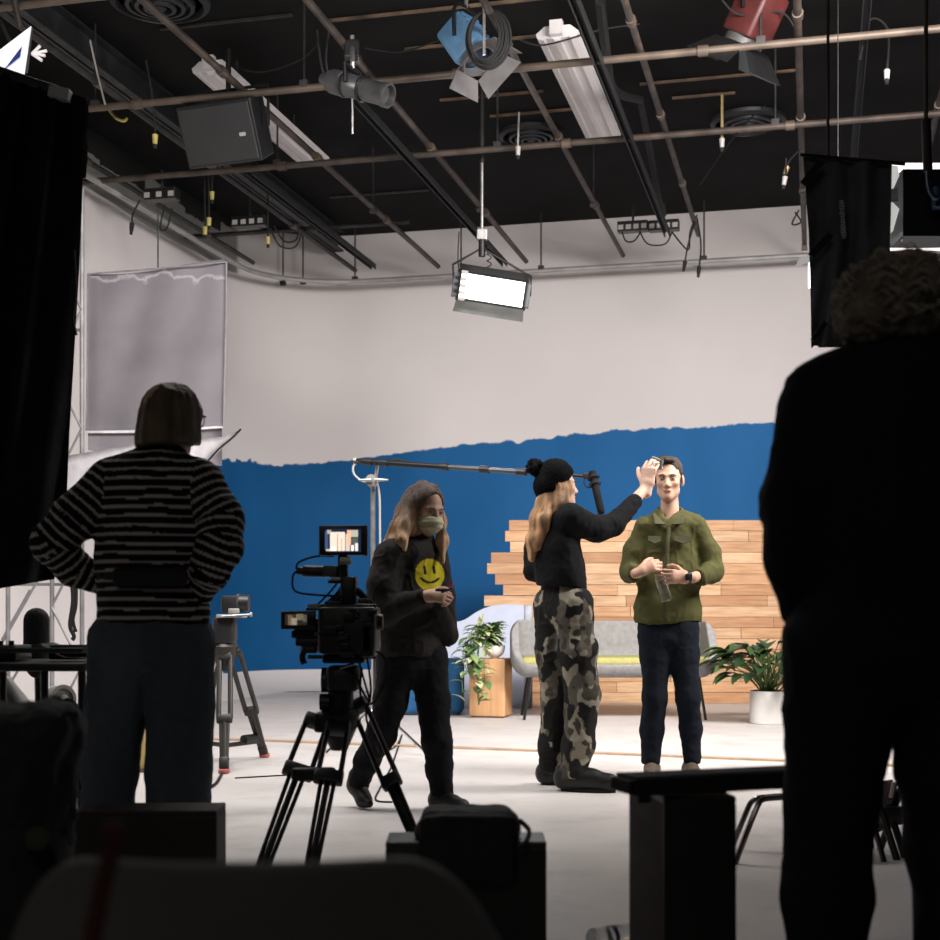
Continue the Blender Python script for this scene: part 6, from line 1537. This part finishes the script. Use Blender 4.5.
    def jcol(V, s_):
        return np.clip(np.array([.075,.092,.115])[None]*(1+.35*vnoise(V*np.array([9,9,3]), 3)+.1*vnoise(V*60,5))[:,None],0,1)
    S.build('jeans', 'cloth', root, disp=folds(.009,(7,7,3)), col=jcol)
    shoe(root, Vector((p(111,890).x,Y-.08,0)), Vector((p(104,890).x,Y+.18,0)), .1, .08, col=(.02,.02,.02)); shoe(root, Vector((p(183,890).x,Y-.08,0)), Vector((p(192,890).x,Y+.18,0)), .1, .08, col=(.02,.02,.02))
striped()

# ---------------------------------------------------------------- tall dark figure at the right (seen from behind)
def dark_figure():
    Y = 2.9; p = lambda x, y, d=0: P(x, y, Y+d)
    root = thing('person', Vector((p(890,1000).x, Y, 0)), 'dark clothed person with curly grey hair seen from behind at the right edge', 'person')
    fd = nrm((-.15,1,-.05)); s, f, u = basis(fd); hc = p(903,309); S = Sdf(.007,.02); q = head(S, hc, fd, k=1.0)
    S.cone(p(903,330), p(905,375), .058, .065, k=.03)
    S.cone(p(905,400), p(905,520), .10, .10, side=(1,0,0), ratio=1.6); S.cone(p(905,520), p(905,620), .10, .12, side=(1,0,0), ratio=1.3)
    for sg, el, wr in ((-1, p(796,510,.02), p(800,598,.08)), (1, p(1010,510,.02), p(1006,598,.08))):
        sh = p(905+sg*82,398); S.chain([sh, el], [.055,.042]); S.chain([el, wr], [.042,.03]); hand(S, wr, (-sg*.1,.3,-1), (-sg,.2,0), (0,1,.2), curl=(.4,.45,.5,.55))
    S.chain([p(850,640), p(838,800), p(830,990)], [.105,.065,.045]); S.chain([p(948,640), p(950,800), p(955,990)], [.105,.065,.045])
    S.build('body', 'skin', root, col=skin_col((.35,.22,.16))); face_parts(root, q, s)
    S = Sdf(.006,.03); fr = (s,f,u)
    S.ell(p(900,300,-.01), (.118,.118,.098), fr); S.ell(p(868,304,-.01), (.058,.085,.075), fr); S.ell(p(861,318,-.01), (.045,.06,.045), fr); S.ell(p(934,308,-.01), (.055,.085,.08), fr); S.ell(p(947,325,0), (.04,.06,.04), fr); S.ell(p(898,320,-.05), (.105,.06,.06), fr)
    S.ell(q(0,.12,-.03), (.07,.09,.12), fr, op='sub', k=.012)
    S.build('hair', 'curly_hair', root, col=lambda V, s_: np.clip(np.array([.11,.09,.068])[None]*(1+.5*vnoise(V*40))[:,None],0,1), disp=lambda V, N: .009*vnoise(V*38)+.006*vnoise(V*80, 3)+.003*vnoise(V*150, 4))
    mb = MB(); r = random.Random(6)
    for i in range(420):
        a = r.uniform(0, math.pi*2); b = r.uniform(-.5, 1.2); c = p(900,305,-.01); dv = s*math.cos(a)*math.cos(b)*.125+f*math.sin(a)*math.cos(b)*.12+u*math.sin(b)*.10
        if dv.dot(f) > .05: continue
        b0 = c+dv*.92; d2 = nrm(dv); t2 = d2.cross(UP).normalized()*r.choice((-1,1)); L = r.uniform(.015,.03)
        mb.tube([b0, b0+d2*L+t2*.006, b0+d2*L*1.1+t2*.02-UP*.008, b0+d2*L*.7+t2*.026-UP*.016], .0012, 4, 3)
    mb.build('loose_curls', 'curl_grey', root, True)
    S = Sdf(.008,.05)
    S.cone(p(905,405), p(903,510), .135, .14, side=(1,0,0), ratio=1.62); S.cone(p(903,505), p(903,630), .14, .145, side=(1,0,0), ratio=1.32); S.clip(p(905,640), (0,0,-1), .35)
    S.cone(p(833,396), p(977,396), .062, .062); S.cone(p(903,345), p(905,380), .072, .10, k=.04); S.cone(p(900,368), p(835,393), .06, .06); S.cone(p(908,368), p(975,393), .06, .06)
    for sg in (-1, 1):
        S.chain([p(905+sg*86,412), p(905+sg*104,500,.01), p(905+sg*104,560,.04), p(905+sg*100,604,.07)], [.085,.075,.066,.055], k=.04)
    S.build('jacket', 'cloth', root, disp=folds(.010,(6,6,5)), col=mottled((.007,.007,.0075)))
    S = Sdf(.008,.035)
    S.cone(p(900,615), p(900,650), .135, .14, side=(1,0,0), ratio=1.35); S.cone(p(850,650), p(831,800), .138, .082); S.chain([p(831,800), p(824,900), p(824,1035)], [.082,.086,.075])
    S.cone(p(955,650), p(948,760), .138, .092); S.chain([p(948,760), p(959,850), p(958,1035)], [.095,.100,.08]); S.clip(p(900,1040), (0,0,-1))
    S.build('trousers', 'cloth', root, disp=folds(.009,(6,6,4)), col=mottled((.008,.010,.016)))
    for x in (822, 958): shoe(root, Vector((p(x,1050).x,Y-.10,0)), Vector((p(x+(6 if x > 900 else -6),1050).x,Y+.18,0)), .11, .09, col=(.01,.01,.01))
mat('curl_grey', (.35,.31,.25), .7)
dark_figure()
# ================================================================ light and camera
def area(name, loc, to, sx, sy, power, col=(1,1,1), spread=180):
    l = bpy.data.lights.new(name, 'AREA'); l.shape = 'RECTANGLE'; l.size = sx; l.size_y = sy; l.energy = power; l.color = col; l.spread = math.radians(spread)
    o = bpy.data.objects.new(name, l); C.objects.link(o); o.location = loc
    o.rotation_euler = (Vector(to)-Vector(loc)).to_track_quat('-Z', 'Y').to_euler(); return o
area('key_light', (3.5, 7.0, 3.4), (.9, 9.8, 1.0), 1.5, 1.3, 190, (1,.95,.92), 130)
area('set_fill_left', (-1.6, 6.3, 4.15), (-.9, 12.5, .2), 2.2, 1.0, 105, (1,.96,.95), 130)  # unseen area lamp added above the frame to light the set
area('set_fill_right', (2.4, 6.8, 4.2), (1.3, 14.5, 1.5), 2.0, 1.0, 250, (1,.94,.93), 120)  # stronger unseen lamp, added to lift the right side of the wall
area('fill_light', (-1.0, -1.2, 4.6), (0, 4, 1.2), 2.0, 1.0, 20, (1,.96,.9))  # added unseen fill behind the camera, lifting the dark foreground
area('overhead_fill', (-1.3, 7.3, 4.35), (-1.3, 7.1, 0), 3.4, 1.0, 68, (1,.96,.93), 115)  # unseen lamp added above the frame to brighten the near floor
area('panel_lamp', PANEL_C+PANEL_D*.05, PANEL_C+PANEL_D*2, .5, .25, 12, (.93,.98,1))
W = bpy.data.worlds.new('World'); bpy.context.scene.world = W; W.use_nodes = True
W.node_tree.nodes['Background'].inputs[0].default_value = (.5,.55,.6,1); W.node_tree.nodes['Background'].inputs[1].default_value = .03
cam = bpy.data.cameras.new('Camera'); co = bpy.data.objects.new('Camera', cam); C.objects.link(co)
co.location = (0, 0, CH); co.rotation_euler = (math.pi/2, 0, 0)
cam.sensor_fit = 'HORIZONTAL'; cam.sensor_width = 36; cam.lens = F/940*36; cam.shift_y = (HY-470)/940; cam.clip_start = .05; cam.clip_end = 60
cam.dof.use_dof = True; cam.dof.focus_distance = 7.7; cam.dof.aperture_fstop = 4.0
sc = bpy.context.scene; sc.camera = co
sc.view_settings.view_transform = 'Standard'; sc.view_settings.look = 'None'; sc.view_settings.exposure = 0; sc.view_settings.gamma = 1
sc.cycles.max_bounces = 6; sc.cycles.diffuse_bounces = 4; sc.cycles.use_denoising = True; sc.cycles.sample_clamp_indirect = 6
